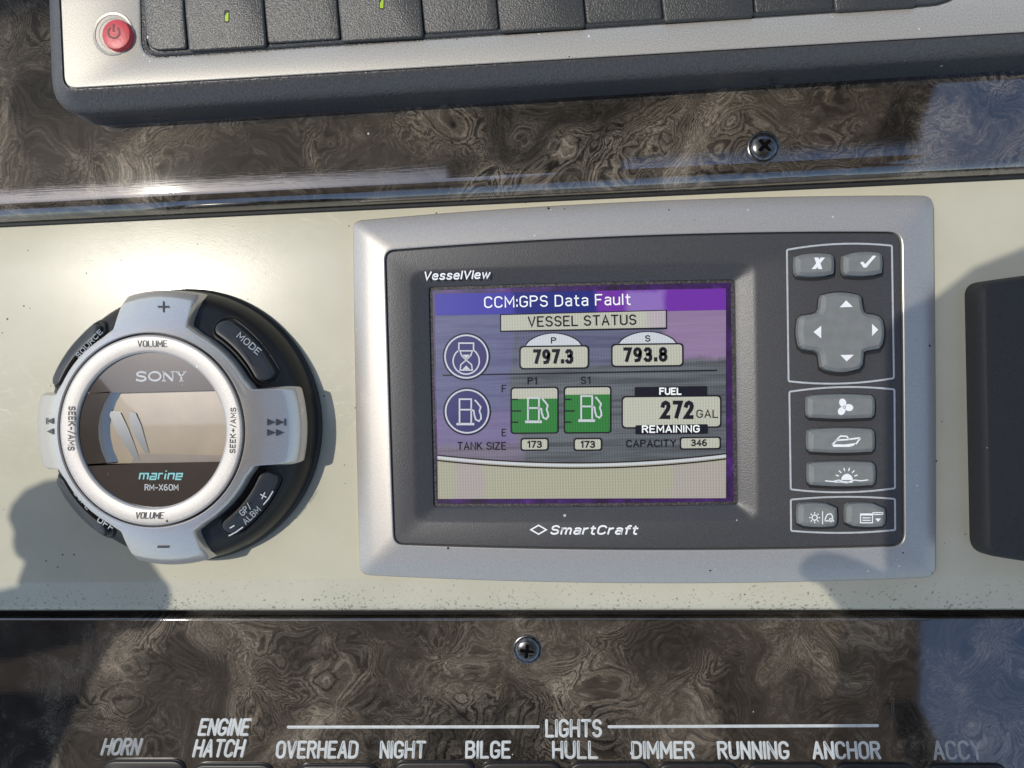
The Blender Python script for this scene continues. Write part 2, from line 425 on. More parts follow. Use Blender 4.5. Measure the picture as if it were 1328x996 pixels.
def glyphs(st, bold, shear):
    key = (st, bold, shear)
    if key in _gl: return _gl[key]
    def conv(t):
        cu = bpy.data.curves.new('lettering', 'FONT'); cu.body = t; cu.size = 1.0; cu.offset = bold; cu.shear = shear
        cu.resolution_u = 4
        ob = bpy.data.objects.new('lettering', cu); COL.objects.link(ob)
        bpy.context.view_layer.update()
        ev = ob.evaluated_get(bpy.context.evaluated_depsgraph_get()); me = ev.to_mesh()
        v = [(p.co.x, p.co.y) for p in me.vertices]; f = [tuple(q.vertices) for q in me.polygons]
        ev.to_mesh_clear(); bpy.data.objects.remove(ob); bpy.data.curves.remove(cu)
        return v, f
    v, f = conv(st); vh, _ = conv('H')
    cap = max(p[1] for p in vh)
    r = (v, f, min(p[0] for p in v), max(p[0] for p in v), cap)
    _gl[key] = r
    return r

def rrect(TL, TR, BR, BL, r=6, bul=(0, 0, 0, 0), ne=10, nc=6):
    """outline of a quad with rounded corners and bulged edges, clockwise in the photo"""
    C = [Vector(p) for p in (TL, TR, BR, BL)]
    if not isinstance(r, (tuple, list)): r = (r,) * 4
    cen = sum(C, Vector((0, 0))) / 4
    ed = []
    for i in range(4):
        a, b = C[i], C[(i + 1) % 4]; m = (a + b) / 2; d = b - a
        nn = Vector((d.y, -d.x)).normalized()
        if nn.dot(m - cen) < 0: nn = -nn
        c = m + nn * 2 * bul[i]; L = d.length
        t0, t1 = r[i] / L, 1 - r[(i + 1) % 4] / L
        ed.append([a * (1 - t) ** 2 + c * 2 * t * (1 - t) + b * t * t for t in [t0 + (t1 - t0) * k / (ne - 1) for k in range(ne)]])
    out = []
    for i in range(4):
        out += ed[i]
        a, b, v = ed[i][-1], ed[(i + 1) % 4][0], C[(i + 1) % 4]
        for k in range(1, nc):
            t = k / nc
            # conic-like arc
            q = a * (1 - t) ** 2 + v * 2 * t * (1 - t) + b * t * t
            out.append(q)
    return out
def box4(x0, y0, x1, y1, r=2, **k): return rrect((x0, y0), (x1, y0), (x1, y1), (x0, y1), r, **k)
def W(pts, h): return [P(p[0], p[1], h) for p in pts]
def area(p): return sum(p[i].x * p[(i + 1) % len(p)].y - p[(i + 1) % len(p)].x * p[i].y for i in range(len(p))) / 2
def inset(poly, d, z=None):
    """world outline moved inwards by d (negative: outwards)"""
    n = len(poly); sg = 1 if area(poly) > 0 else -1; out = []
    for i, p in enumerate(poly):
        a, b = poly[i - 1], poly[(i + 1) % n]
        d1 = Vector((p.x - a.x, p.y - a.y)); d2 = Vector((b.x - p.x, b.y - p.y))
        if d1.length < 1e-6: d1 = d2
        if d2.length < 1e-6: d2 = d1
        n1 = Vector((-d1.y, d1.x)).normalized() * sg; n2 = Vector((-d2.y, d2.x)).normalized() * sg
        m = n1 + n2
        m = m.normalized() if m.length > 1e-6 else n1
        k = max(0.45, m.dot(n1))
        out.append(Vector((p.x + m.x * d / k, p.y + m.y * d / k, p.z if z is None else z)))
    return out
def setz(poly, z): return [Vector((p.x, p.y, z)) for p in poly]
def prism(mb, poly, z0, z1, bev=2.0, draft=0.0):
    """solid with vertical walls and a rounded top edge; poly is the outline at the top in world units"""
    rings = [inset(poly, -draft, z0), setz(poly, z1 - bev)]
    for k in (1, 2, 3):
        a = math.pi / 2 * k / 3
        rings.append(inset(poly, bev * (1 - math.cos(a)), z1 - bev + bev * math.sin(a)))
    mb.loft(rings)
    return mb

# ------------------------------------------------------------------ the dash: cream recess between two burl panels
X0, X1 = -2600.0, 2600.0
mb = MB().use(cream)
prof = [(270, -2), (246, 0), (120, 0), (0, 0), (-120, 0), (-246, 0), (-254, -0.3), (-258, -1.2), (-262, -2.4), (-290, -9.5), (-296, -11.5), (-300, -15), (-301.5, -20), (-302, -40)]
NX = 24
mb.loft([[Vector((X0 + (X1 - X0) * i / NX, y, z)) for i in range(NX + 1)] for y, z in prof], False, False, closed=False)
dash = mb.build('dashboard', smooth=60); dash['kind'] = 'structure'
mb = MB().use(dash_base_m)
mb.loft([[Vector((X0, y, -42)), Vector((X1, y, -42))] for y in (1500, -1900)], False, False, closed=False)
under = mb.build('dashboard_base'); under['kind'] = 'structure'

def roundedge(y, z, r, sgn):
    return [(y - sgn * r + sgn * r * math.sin(a), z - r + r * math.cos(a)) for a in [math.pi / 2 * k / 8 for k in range(9)]]
# upper panel: bottom edge rounds down to the cream
UH = 28
upper = thing('burl_panel', 'dark burl wood panel above the cream strip, behind the stereo', 'panel', (0, 300, 0))
mb = MB().use(burl)
pr = [(1400, UH), (900, UH), (420, UH)] + [(y, z) for y, z in roundedge(-0, UH, 24, 1)]
pr = [(1400, UH), (900, UH), (500, UH)] + [(238 + 24 - 24 * math.sin(a), UH - 24 + 24 * math.cos(a)) for a in [math.pi / 2 * k / 10 for k in range(11)]] + [(238, -1)]
mb.loft([[Vector((X0 + (X1 - X0) * i / NX, y, z)) for i in range(NX + 1)] for y, z in pr], False, False, closed=False)
mb.build('board', upper, smooth=60)
mb = MB().use(dash_base_m)
mb.loft([[Vector((X0, y, z)), Vector((X1, y, z))] for y, z in ((238.3, 3.0), (234.5, 2.2), (232.8, 0.3))], False, False, closed=False)
mb.build('sealant_strip', upper)
LH = -14
lower = thing('burl_panel', 'dark burl wood panel below the cream strip, engraved with switch names', 'panel', (0, -600, -42))
mb = MB().use(burl)
pr = [(-311, -40), (-311, LH - 3)] + [(-311 - 3 + 3 * math.cos(a), LH - 3 + 3 * math.sin(a)) for a in [math.pi / 2 * k / 5 for k in range(1, 6)]] + [(-700, LH), (-1200, LH), (-1800, LH)]
mb.loft([[Vector((X0 + (X1 - X0) * i / NX, y, z)) for i in range(NX + 1)] for y, z in pr], False, False, closed=False)
mb.build('board', lower, smooth=60)

# ------------------------------------------------------------------ screws
def screw(parent, x, y, h, ang):
    c = P(x, y, h)
    mb = MB().use(steel_m)
    mb.lathe(c, [(19.5, h + 0.3), (18.8, h + 1.2), (17.0, h + 1.4), (16.6, h + 0.5), (16.2, h + 2.6), (14.5, h + 4.6), (11, h + 6.0), (7, h + 6.8), (3, h + 7.2)], 48, True)
    o = mb.build('screw', parent, 50)
    mb = MB().use(slot_m)
    pts = []
    for k in range(4):
        t = ang + k * math.pi / 2
        for u, v in ((2.3, -2.3), (8.8, -2.0), (9.4, 0), (8.8, 2.0)):
            pts.append(Vector((c.x + u * math.cos(t) - v * math.sin(t), c.y + u * math.sin(t) + v * math.cos(t), h + 7.5)))
    mb.face([mb.v(p) for p in pts])
    mb.use(steel_m); n = len(pts)
    mb.loft([[p + Vector((0, 0, -0.6)) for p in inset(pts, -0.9)], [p + Vector((0, 0, 0.25)) for p in inset(pts, -0.5)], [p + Vector((0, 0, 0.15)) for p in inset(pts, -0.1)], [p for p in pts]], False, False)
    mb.build('cross_recess', o, 30)
screw(upper, 990, 191, UH, 0.75)
screw(lower, 684, 842, LH, 1.45)

# ------------------------------------------------------------------ engraved switch names (routed single-stroke lettering)
def arc(cx, cy, rx, ry, a0, a1, n=7): return [(cx + rx * math.cos(math.radians(a0 + (a1 - a0) * i / n)), cy + ry * math.sin(math.radians(a0 + (a1 - a0) * i / n))) for i in range(n + 1)]
w_ = 0.52
OO = arc(w_ / 2, 0.74, w_ / 2, 0.26, 0, 180) + arc(w_ / 2, 0.26, w_ / 2, 0.26, 180, 360)
OO.append(OO[0])
CC = arc(w_ / 2, 0.74, w_ / 2, 0.26, 15, 180) + arc(w_ / 2, 0.26, w_ / 2, 0.26, 180, 345)
BOWL = [(0, 1), (0.28, 1)] + arc(0.28, 0.77, 0.22, 0.23, 80, -80, 6) + [(0, 0.54)]
STK = {
 'A': [[(0, 0), (0.27, 1), (0.54, 0)], [(0.09, 0.32), (0.45, 0.32)]],
 'B': [[(0, 0), (0, 1), (0.28, 1)] + arc(0.28, 0.77, 0.2, 0.23, 80, -80, 6) + [(0, 0.54)], [(0.28, 0.54)] + arc(0.28, 0.27, 0.24, 0.27, 80, -80, 6) + [(0, 0)]],
 'C': [CC], 'D': [[(0, 0), (0, 1), (0.24, 1)] + arc(0.24, 0.72, 0.28, 0.28, 85, 0, 4) + arc(0.24, 0.28, 0.28, 0.28, 0, -85, 4) + [(0, 0)]],
 'E': [[(0.46, 0), (0, 0), (0, 1), (0.46, 1)], [(0, 0.52), (0.38, 0.52)]],
 'G': [CC + [(w_, 0.42), (0.3, 0.42)]], 'H': [[(0, 0), (0, 1)], [(0.52, 0), (0.52, 1)], [(0, 0.52), (0.52, 0.52)]],
 'I': [[(0.0, 0), (0.0, 1)]], 'L': [[(0, 1), (0, 0), (0.44, 0)]], 'M': [[(0, 0), (0, 1), (0.31, 0.3), (0.62, 1), (0.62, 0)]],
 'N': [[(0, 0), (0, 1), (0.5, 0), (0.5, 1)]], 'O': [OO],
 'R': [[(0, 0)] + BOWL, [(0.24, 0.54), (0.5, 0)]],
 'S': [arc(0.25, 0.75, 0.24, 0.25, 20, 180, 6) + arc(0.25, 0.75, 0.24, 0.25, 180, 265, 3) + arc(0.25, 0.26, 0.25, 0.26, 85, 0, 3) + arc(0.25, 0.26, 0.25, 0.26, 0, -160, 6)],
 'T': [[(0.26, 0), (0.26, 1)], [(0, 1), (0.52, 1)]], 'U': [[(0, 1), (0, 0.26)] + arc(0.26, 0.26, 0.26, 0.26, 180, 360) + [(0.52, 1)]],
 'V': [[(0, 1), (0.27, 0), (0.54, 1)]], 'Y': [[(0, 1), (0.27, 0.5), (0.54, 1)], [(0.27, 0.5), (0.27, 0)]],
}
W6 = arc(0.25, 0.29, 0.25, 0.29, 0, 360, 14)
STK2 = dict(STK)
STK2.update({
 'F': [[(0, 0), (0, 1), (0.46, 1)], [(0, 0.52), (0.38, 0.52)]], 'P': [[(0, 0)] + BOWL], 'K': [[(0, 0), (0, 1)], [(0.5, 1), (0.0, 0.42)], [(0.16, 0.58), (0.52, 0)]],
 'X': [[(0, 0), (0.52, 1)], [(0, 1), (0.52, 0)]], 'Z': [[(0.02, 1), (0.48, 1), (0, 0), (0.5, 0)]], '/': [[(0, -0.08), (0.32, 1.05)]], '-': [[(0, 0.42), (0.34, 0.42)]],
 '+': [[(0, 0.45), (0.5, 0.45)], [(0.25, 0.2), (0.25, 0.7)]], ':': [[(0, 0.04), (0, 0.18)], [(0, 0.56), (0, 0.70)]], '.': [[(0, 0), (0, 0.17)]], ' ': [],
 'G': [CC + [(w_, 0.46), (0.3, 0.46)]], 'I': [[(0, 0), (0, 1)]], 'J': [[(0, 0), (0.26, 0), (0.26, 1), (0.05, 1)]],
 '0': [OO], '1': [[(0.02, 0.8), (0.22, 1), (0.22, 0)]], '2': [[(0.02, 0.74), (0.08, 0.92), (0.25, 1), (0.42, 0.92), (0.48, 0.75), (0.42, 0.55), (0, 0), (0.5, 0)]],
 '3': [[(0.02, 0.85), (0.12, 0.98), (0.32, 0.98), (0.45, 0.85), (0.45, 0.66), (0.33, 0.53), (0.16, 0.52)], [(0.33, 0.53), (0.48, 0.4), (0.48, 0.15), (0.35, 0.01), (0.12, 0.01), (0, 0.14)]],
 '4': [[(0.38, 0), (0.38, 1), (0, 0.3), (0.52, 0.3)]], '6': [W6, [(0.0, 0.3), (0.03, 0.7), (0.16, 0.96), (0.42, 1.0)]], '7': [[(0, 1), (0.5, 1), (0.17, 0)]],
 '8': [arc(0.25, 0.76, 0.22, 0.24, 0, 360, 12), arc(0.25, 0.27, 0.25, 0.27, 0, 360, 12)], '9': [arc(0.25, 0.71, 0.25, 0.29, 0, 360, 14), [(0.5, 0.7), (0.47, 0.3), (0.34, 0.04), (0.08, 0)]],
 'a': [[(0.05, 0.64), (0.14, 0.72), (0.30, 0.72), (0.42, 0.62), (0.42, 0)], [(0.42, 0.42), (0.16, 0.41), (0.03, 0.32), (0.03, 0.12), (0.14, 0), (0.28, 0.01), (0.42, 0.14)]],
 't': [[(0.12, 0.95), (0.12, 0.12), (0.2, 0), (0.32, 0)], [(0, 0.7), (0.3, 0.7)]], 'u': [[(0, 0.72), (0, 0.16), (0.12, 0.01), (0.26, 0.01), (0.42, 0.16)], [(0.42, 0.72), (0.42, 0)]],
 'l': [[(0, 1), (0, 0)]], 'i': [[(0, 0), (0, 0.72)], [(0, 0.88), (0, 1.02)]],
 'e': [[(0.03, 0.39), (0.42, 0.39), (0.43, 0.55), (0.33, 0.70), (0.22, 0.73), (0.1, 0.70), (0, 0.52), (0, 0.2), (0.1, 0.03), (0.22, 0), (0.36, 0.02), (0.43, 0.12)]],
 's': [[(0.40, 0.60), (0.3, 0.72), (0.1, 0.72), (0.02, 0.58), (0.07, 0.44), (0.34, 0.31), (0.41, 0.2), (0.37, 0.06), (0.28, 0), (0.1, 0), (0, 0.13)]],
 'w': [[(0, 0.72), (0.16, 0), (0.32, 0.72), (0.48, 0), (0.64, 0.72)]], 'r': [[(0, 0), (0, 0.72)], [(0, 0.48), (0.1, 0.66), (0.27, 0.72)]],
 'm': [[(0, 0), (0, 0.72)], [(0, 0.52), (0.1, 0.70), (0.24, 0.70), (0.32, 0.58), (0.32, 0)], [(0.32, 0.52), (0.42, 0.70), (0.56, 0.70), (0.64, 0.58), (0.64, 0)]],
 'f': [[(0.12, 0), (0.12, 0.85), (0.2, 1), (0.34, 1)], [(0, 0.70), (0.3, 0.70)]],
})
ADV2 = {'I': 0.0, 'E': 0.46, 'F': 0.44, 'L': 0.44, 'M': 0.62, 'N': 0.5, 'R': 0.5, 'S': 0.5, 'A': 0.54, 'V': 0.54, 'Y': 0.54, 'P': 0.5, '/': 0.3, '-': 0.34, '+': 0.5, ':': 0.0, '.': 0.0, ' ': 0.12, '1': 0.26, '7': 0.5,
        'a': 0.42, 't': 0.30, 'u': 0.42, 'l': 0.0, 'i': 0.0, 'e': 0.44, 's': 0.41, 'w': 0.64, 'r': 0.26, 'm': 0.64, 'f': 0.3, 'T': 0.52, 'G': 0.52}
def stext(mb, st, x, y, hgt, h, width, ang=0.0, lw=1.4, slant=0.0, gap=0.24, align='L', serif_one=False):
    """single-stroke sans lettering printed on a surface: baseline start at x, y (photo pixels)"""
    hh = hgt - lw
    tot = sum(ADV2.get(c, 0.52) for c in st) + gap * (len(st) - 1)
    kx = (width - lw - slant * hh) / tot; ca, sa = math.cos(ang), math.sin(ang); px = lw / 2
    if align == 'C': px -= width / 2
    for c in st:
        for k in STK2[c]:
            pts = []
            for u, v in k:
                a = px + u * kx + slant * v * hh; b = lw / 2 + v * hh
                pts.append(Vector((x + a * ca + b * sa, y + a * sa - b * ca)))
            cl = (pts[0] - pts[-1]).length < 1e-6
            if cl: mb.line(pts[:-1], lw, h, True)
            else:
                # square ends
                d0 = (pts[0] - pts[1]).normalized(); d1 = (pts[-1] - pts[-2]).normalized()
                pts[0] = pts[0] + d0 * lw * 0.35; pts[-1] = pts[-1] + d1 * lw * 0.35
                mb.line(pts, lw, h)
        px += (ADV2.get(c, 0.52) + gap) * kx
ADV = {'I': 0.0, 'E': 0.46, 'L': 0.44, 'M': 0.62, 'N': 0.5, 'R': 0.5, 'S': 0.5, 'A': 0.54, 'V': 0.54, 'Y': 0.54}
def stroke_word(mb, word, x0, x1, ytop, ybot, h, wd, slant, rise=0.45):
    tot = sum(ADV.get(ch, 0.52) for ch in word) + 0.24 * (len(word) - 1)
    hgt = ybot - ytop - wd; kx = (x1 - x0 - wd - abs(slant) * hgt) / tot; px = x0 + wd / 2 + max(0, -slant * 0)
    for ch in word:
        for st in STK[ch]:
            pts = [Vector((px + u * kx + slant * v * hgt, ybot - wd / 2 - v * hgt)) for u, v in st]
            run = [pts[0]]
            for a, b in zip(pts, pts[1:]):
                if len(run) > 1 and (run[-1] - run[-2]).normalized().dot((b - a).normalized()) < 0.3:
                    groove(mb, run, wd, h, rise); h += 0.03; run = [run[-1]]
                run.append(b)
            groove(mb, run, wd, h, rise)
        px += (ADV.get(ch, 0.52) + 0.24) * kx
def groove(mb, pts, wd, h, rise):
    """rounded bead of paint along a stroke"""
    n = len(pts); rows = []
    closed = (pts[0] - pts[-1]).length < 1e-6
    for i, p in enumerate(pts):
        a, b = pts[max(0, i - 1)], pts[min(n - 1, i + 1)]
        if closed and i in (0, n - 1): a, b = pts[-2], pts[1]
        d1 = (p - a); d2 = (b - p)
        if d1.length < 1e-9: d1 = d2
        if d2.length < 1e-9: d2 = d1
        d1.normalize(); d2.normalize()
        t = d1 + d2; t = t.normalized() if t.length > 1e-3 else d1
        nn = Vector((-t.y, t.x)); k = max(0.55, abs(nn.dot(Vector((-d1.y, d1.x)))))
        rows.append([(p + nn * (wd / 2 / k) * s, z) for s, z in ((-1, 0.15), (-0.55, rise * 0.8), (0, rise), (0.55, rise * 0.8), (1, 0.15))])
    V = [[mb.v(P(q.x, q.y, h + z)) for q, z in r] for r in rows]
    for a, b in zip(V, V[1:]):
        for i in range(4): mb.face((a[i], a[i + 1], b[i + 1], b[i]))
    if not closed:
        for p, q in ((pts[0], pts[1]), (pts[-1], pts[-2])):
            d = (p - q).normalized(); nn = Vector((-d.y, d.x))
            ring = [p + nn * (wd / 2 * math.cos(math.pi * k / 8)) + d * (wd / 2 * math.sin(math.pi * k / 8)) for k in range(9)]
            c = mb.v(P(p.x, p.y, h + rise)); rv = [mb.v(P(r.x, r.y, h + 0.15)) for r in ring]
            for i in range(8): mb.face((c, rv[i], rv[i + 1]))
WORDS = [('HORN', 130, 186, 957, 980, 0.30), ('ENGINE', 256, 327, 931.5, 954.5, 0.24), ('HATCH', 249, 320, 958.5, 982.5, 0.24),
         ('OVERHEAD', 357, 466, 960.5, 984, 0.10), ('NIGHT', 492, 553, 960.5, 984, 0.06), ('BILGE', 603, 663, 960.5, 984, 0.03),
         ('LIGHTS', 707, 781, 932.5, 956.5, 0.0), ('HULL', 716, 776, 960.5, 984.5, -0.01), ('DIMMER', 819, 902, 961, 984.5, -0.03),
         ('RUNNING', 931, 1026, 961, 985, -0.08), ('ANCHOR', 1054, 1145, 961, 985, -0.10), ('ACCY', 1211, 1279, 960, 986, -0.14)]
for wd_, x0, x1, yt, yb, sl_ in WORDS:
    mb = MB().use(engrave_m if wd_ not in ('HORN', 'ACCY') else faded_m)
    stroke_word(mb, wd_, x0, x1, yt, yb, LH, 3.7, sl_)
    o = mb.build('lettering', lower, 60); o['label'] = 'engraved word ' + wd_
for x0, x1, y0, y1 in ((374, 698, 943, 942.5), (790, 1138, 942.5, 941)):
    mb = MB().use(engrave_m); groove(mb, [Vector((x0, y0)), Vector(((x0 + x1) / 2, (y0 + y1) / 2)), Vector((x1, y1))], 4.0, LH, 0.9)
    mb.build('engraved_line', lower, 60)

# ------------------------------------------------------------------ rocker switches (only their tops show)
def rocker(cx, ytop, word, wd=104):
    ytop += 2.5
    h1 = LH + 5
    t = thing('rocker_switch', 'dark rocker switch just below the %s lettering' % word, 'switch', P(cx, ytop + 60, LH), 'rocker switches along the lower edge')
    out = W(rrect((cx - wd / 2, ytop), (cx + wd / 2, ytop), (cx + wd / 2, ytop + 150), (cx - wd / 2, ytop + 150), 16), h1)
    mb = MB().use(rocker_m); prism(mb, out, LH, h1, 2.5); mb.build('rocker', t, 40)
    mb = MB().use(gloss_m); prism(mb, inset(out, -1.5), LH, LH + 2, 0.8); mb.build('bezel', t, 40)
for cx, yt, wd_ in ((186, 985, 'HORN'), (301, 990, 'HATCH'), (437, 991, 'OVERHEAD'), (563, 987, 'NIGHT'), (675, 988, 'BILGE'), (790, 988, 'HULL'), (905, 989, 'DIMMER'), (1020, 990, 'RUNNING'), (1135, 990, 'ANCHOR'), (1255, 991, 'ACCY')):
    rocker(cx, yt, wd_)

# ------------------------------------------------------------------ marine stereo across the top
RH, RP = 76, 88                                       # housing shoulder, face plate
radio = thing('marine_stereo', 'silver and black marine stereo with red power button, cut by top edge', 'stereo', P(664, 60, UH))
FAR = 1720
sil = rrect((60, -420), (FAR, -470), (FAR, 18), (84, 114.5), (20, 20, 20, 16), ne=12)
silw = W(sil, RP)
outer = W(rrect((50, -432), (FAR + 20, -480), (FAR + 20, 46), (69, 150), (20, 20, 30, 44), ne=12), RH - 8)
mb = MB().use(housing_m)
base_ring = inset(outer, -1.5, UH - 1)
rings = [base_ring, setz(inset(outer, 1.0), RH - 26), setz(outer, RH - 12), inset(outer, 2.0, RH - 6), inset(outer, 6, RH), [o.lerp(i, 0.80) for o, i in zip(setz(outer, RH + 6), setz(silw, RP + 0.5))], inset(silw, -2.2, RP), inset(silw, -1.6, RP - 3)]
mb.loft(rings, False, True); mb.build('housing', radio, 50)
slot = W(rrect((172, -420), (1500, -440), (1245, 5), (183, 76), (8, 8, 40, 26), ne=12), RP)
mb = MB().use(radio_m)
mb.loft([setz(silw, RP - 3), setz(silw, RP - 0.6), inset(silw, 0.8, RP), [p for p in inset(slot, -3.0, RP)], inset(slot, -0.6, RP - 1.2), inset(slot, 0.2, RP - 9)], False, False)
mb.build('faceplate', radio, 30)
mb = MB().use(black_m); mb.loft([setz(inset(slot, 0.1), RP - 8)], False, True); mb.build('key_well', radio)
mb = MB().use(key_m)
rim = inset(slot, 4.5)
mb.loft([inset(slot, 1.5, RP - 8), inset(slot, 1.8, RP - 2), inset(slot, 3.5, RP - 0.5), inset(slot, 6.5, RP - 1), inset(slot, 7.5, RP - 7)], False, False); mb.build('key_surround', radio, 40)
seams = [190, 243.5, 346, 442, 550, 648, 760, 861, 979, 1083, 1190]
def ylow(x): return 68.0 - (x - 190) * 0.0615
for i in range(len(seams) - 1):
    a, b = seams[i] + 1.0, seams[i + 1] - 1.0
    up = (i % 2 == 1)
    hh = RP + (4 if up else 1); d = 1.5 if up else -2
    rr = (4, 4, 5, 18 if i == 0 else 5)
    out = W(rrect((a - 10, -220), (b - 6, -226), (b, ylow(b) + d), (a, ylow(a) + d), rr, (0, -5, 0, 5), ne=8), hh)
    mb = MB().use(key_m); prism(mb, out, RP - 8, hh, 2.2); k = mb.build('preset_key', radio, 40)
    if i in (1, 3):
        x, y = ((294, 22), None)[0] if i == 1 else (495, 5)
        mb = MB().use(black_m); mb.flat(box4(x - 3.2, y - 9, x + 3.2, y + 7, 1), hh + 0.3)
        mb.use(green_led); mb.flat([(x - 2.2, y - 1), (x + 0.5, y - 6), (x + 2.4, y - 5), (x + 2.0, y + 5.5), (x - 2.2, y + 5.5)], hh + 0.6)
        mb.build('indicator_light', k)
c = P(148, 45, RP)
mb = MB().use(radio_m); mb.lathe((c.x - 1, c.y + 1), [(26.5, RP + 0.2), (25.5, RP + 1.2), (23.0, RP + 0.8), (22.0, RP - 1.8), (18, RP - 2.2 + 2.5)], 48); mb.build('button_collar', radio, 40)
mb = MB().use(red_m); cc = P(150, 44, RP + 8); mb.lathe(cc, [(18.5, RP - 2), (18.5, RP + 5), (17.2, RP + 7.4), (14, RP + 8.2), (7, RP + 8.5)], 48, True)
pb = mb.build('power_button', radio, 40)
mb = MB().use(redprint_m)
mb.line([(147.5 + 7.3 * math.sin(math.radians(a)), 42 - 7.3 * math.cos(math.radians(a))) for a in range(35, 326, 12)], 2.3, RP + 8.8)
mb.line([(147, 31), (147, 41)], 2.3, RP + 8.8); mb.build('power_icon', pb)
for x, y in ((202, 149), (585, 133), (1003, 105)):       # moulding notches low on the housing
    mb = MB().use(black_m); q = P(x, y, RH - 34)
    mb.loft([[q + Vector((-5, -3, -3)), q + Vector((5, -3, -2)), q + Vector((4, -3, 3)), q + Vector((-4, -3, 2))]], False, True); mb.build('housing_notch', radio)

# ------------------------------------------------------------------ engine monitor
FH = 22
mon = thing('engine_monitor', 'rectangular engine monitor with silver bezel and lit purple tinted screen', 'monitor', P(830, 500, 0))
bo = W(rrect((457, 286), (1211, 253), (1214, 749), (466, 746), (12, 16, 16, 14), (9, 1, 9.5, 1), ne=22), 7)
fo = rrect((499, 325), (1169, 301), (1172.5, 708), (511, 706), (13, 17, 17, 13), (7.5, 0.5, 6, 0.5), ne=22)
fow = W(fo, FH)
mb = MB().use(bezel_m)
mid = [a.lerp(b, 0.5) for a, b in zip(bo, fow)]
mb.loft([inset(bo, -0.5, 0), setz(bo, 5), inset(bo, 0.7, 7.2), inset(bo, 2.5, 8.6), [a.lerp(b, 0.5) + Vector((0, 0, 3.2)) for a, b in zip(setz(bo, 8), setz(fow, FH))], inset(fow, -5, FH - 0.2), inset(fow, -1.6, FH + 0.8), inset(fow, -0.5, FH + 0.2), inset(fow, 0.2, FH - 5)], False, False)
mb.build('bezel', mon, 40)
rc = rrect((554.5, 371), (954, 361), (958, 656), (561, 659), (7, 7, 7, 7), (1, 0, 1, 0), ne=22)
dish = rrect((530, 350), (982, 338), (986, 676), (536, 680), (16, 16, 16, 16), (3, 0, 3, 0), ne=22)
rcw = W(rc, 13); dsw = W(dish, FH)
mb = MB().use(face_m)
mb.loft([inset(fow, 1.2, FH - 5), inset(fow, 1.4, FH - 1.2), inset(fow, 2.6, FH), dsw, [a.lerp(b, 0.25) + Vector((0, 0, 1.0)) for a, b in zip(dsw, rcw)], [a.lerp(b, 0.75) + Vector((0, 0, -0.6)) for a, b in zip(dsw, rcw)], rcw, inset(rcw, 1.0, 12.2), inset(rcw, 1.6, 7)], False, False)
mb.use(black_m).loft([inset(fow, 0.0, FH - 4.5), inset(fow, 1.6, FH - 4.4)], False, False)
faceplate = mb.build('faceplate', mon, 30)
# screen
SH = 9.0
scr_root = None
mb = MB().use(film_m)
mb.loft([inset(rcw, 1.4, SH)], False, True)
mb.use(grime_m)
mb.loft([inset(rcw, 1.3, SH + 0.6), inset(rcw, 5.0, SH + 0.4), inset(rcw, 5.2, SH)], False, False)
screen = mb.build('screen', mon)
A = lambda x, y: (x, y)
def sl2(x, xa, ya, xb, yb): return ya + (yb - ya) * (x - xa) / (xb - xa)
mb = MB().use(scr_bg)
N = 24
def swoosh(x): t = (x - 567.5) / (941.5 - 567.5); return 590 * (1 - t) ** 2 + 2 * 611 * t * (1 - t) + 588 * t * t
def edgeL(y): return sl2(y, 381, 563.5, 647, 568)
top = [(563.8 + (941.5 - 563.8) * i / N, sl2(563.8 + (941.5 - 563.8) * i / N, 564, 381, 941.5, 374)) for i in range(N + 1)]
sw = [(567.3 + (941.5 - 567.3) * i / N, swoosh(567.3 + (941.5 - 567.3) * i / N)) for i in range(N + 1)]
mb.flat(top + sw[::-1], SH + 1.0)
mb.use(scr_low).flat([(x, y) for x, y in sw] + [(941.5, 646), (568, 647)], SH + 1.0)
mb.use(scr_ink).line([(x, y + 0.3) for x, y in sw], 1.6, SH + 1.5); mb.line([(x, y + 7.2) for x, y in sw], 1.8, SH + 1.5)
mb.use(scr_pale).line([(x, y + 3.2) for x, y in sw], 3.2, SH + 1.45)
mb.build('display_background', screen)
T1, T2, T3 = SH + 1.5, SH + 1.8, SH + 2.1
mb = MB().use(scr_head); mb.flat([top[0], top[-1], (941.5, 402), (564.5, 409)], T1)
mb.use(scr_white).use(scr_white); stext(mb, 'CCM:GPS Data Fault', 628, 399.6, 15, T2, 190, -0.022, 1.7); mb.build('header_bar', screen)
mb = MB().use(scr_ink).flat([(648.3, 407.6), (864.8, 401.8), (865, 426.8), (648.5, 430.6)], T2)
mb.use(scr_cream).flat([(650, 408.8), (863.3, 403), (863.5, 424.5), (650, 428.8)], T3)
mb.use(scr_ink); stext(mb, 'VESSEL STATUS', 684.5, 424.3, 14, T3 + 0.3, 141, -0.020, 2.0); mb.build('title_box', screen)
def frame(mb, x0, y0, x1, y1, r=4, slope=-0.012, m=None, lw=2.0, z=T1):
    d = (x1 - x0) * slope
    o = rrect((x0, y0), (x1, y0 + d), (x1, y1 + d), (x0, y1), r); i = rrect((x0 + lw, y0 + lw), (x1 - lw, y0 + lw + d), (x1 - lw, y1 - lw + d), (x0 + lw, y1 - lw), max(1, r - 1))
    mb.use(scr_ink).flat(o, z); mb.use(m or scr_cream).flat(i, z + 0.3)
def arch(mb, x0, x1, y0, ytop):
    pts = [(x0 + (x1 - x0) * t, y0 - (y0 - ytop) * math.sin(math.pi * t) ** 0.62) for t in [k / 20 for k in range(21)]]
    mb.use(scr_ink).flat([((x - (x0 + x1) / 2) * 1.03 + (x0 + x1) / 2, y - 1.2) for x, y in pts], T1); mb.use(scr_pale).flat(pts, T1 + 0.25)
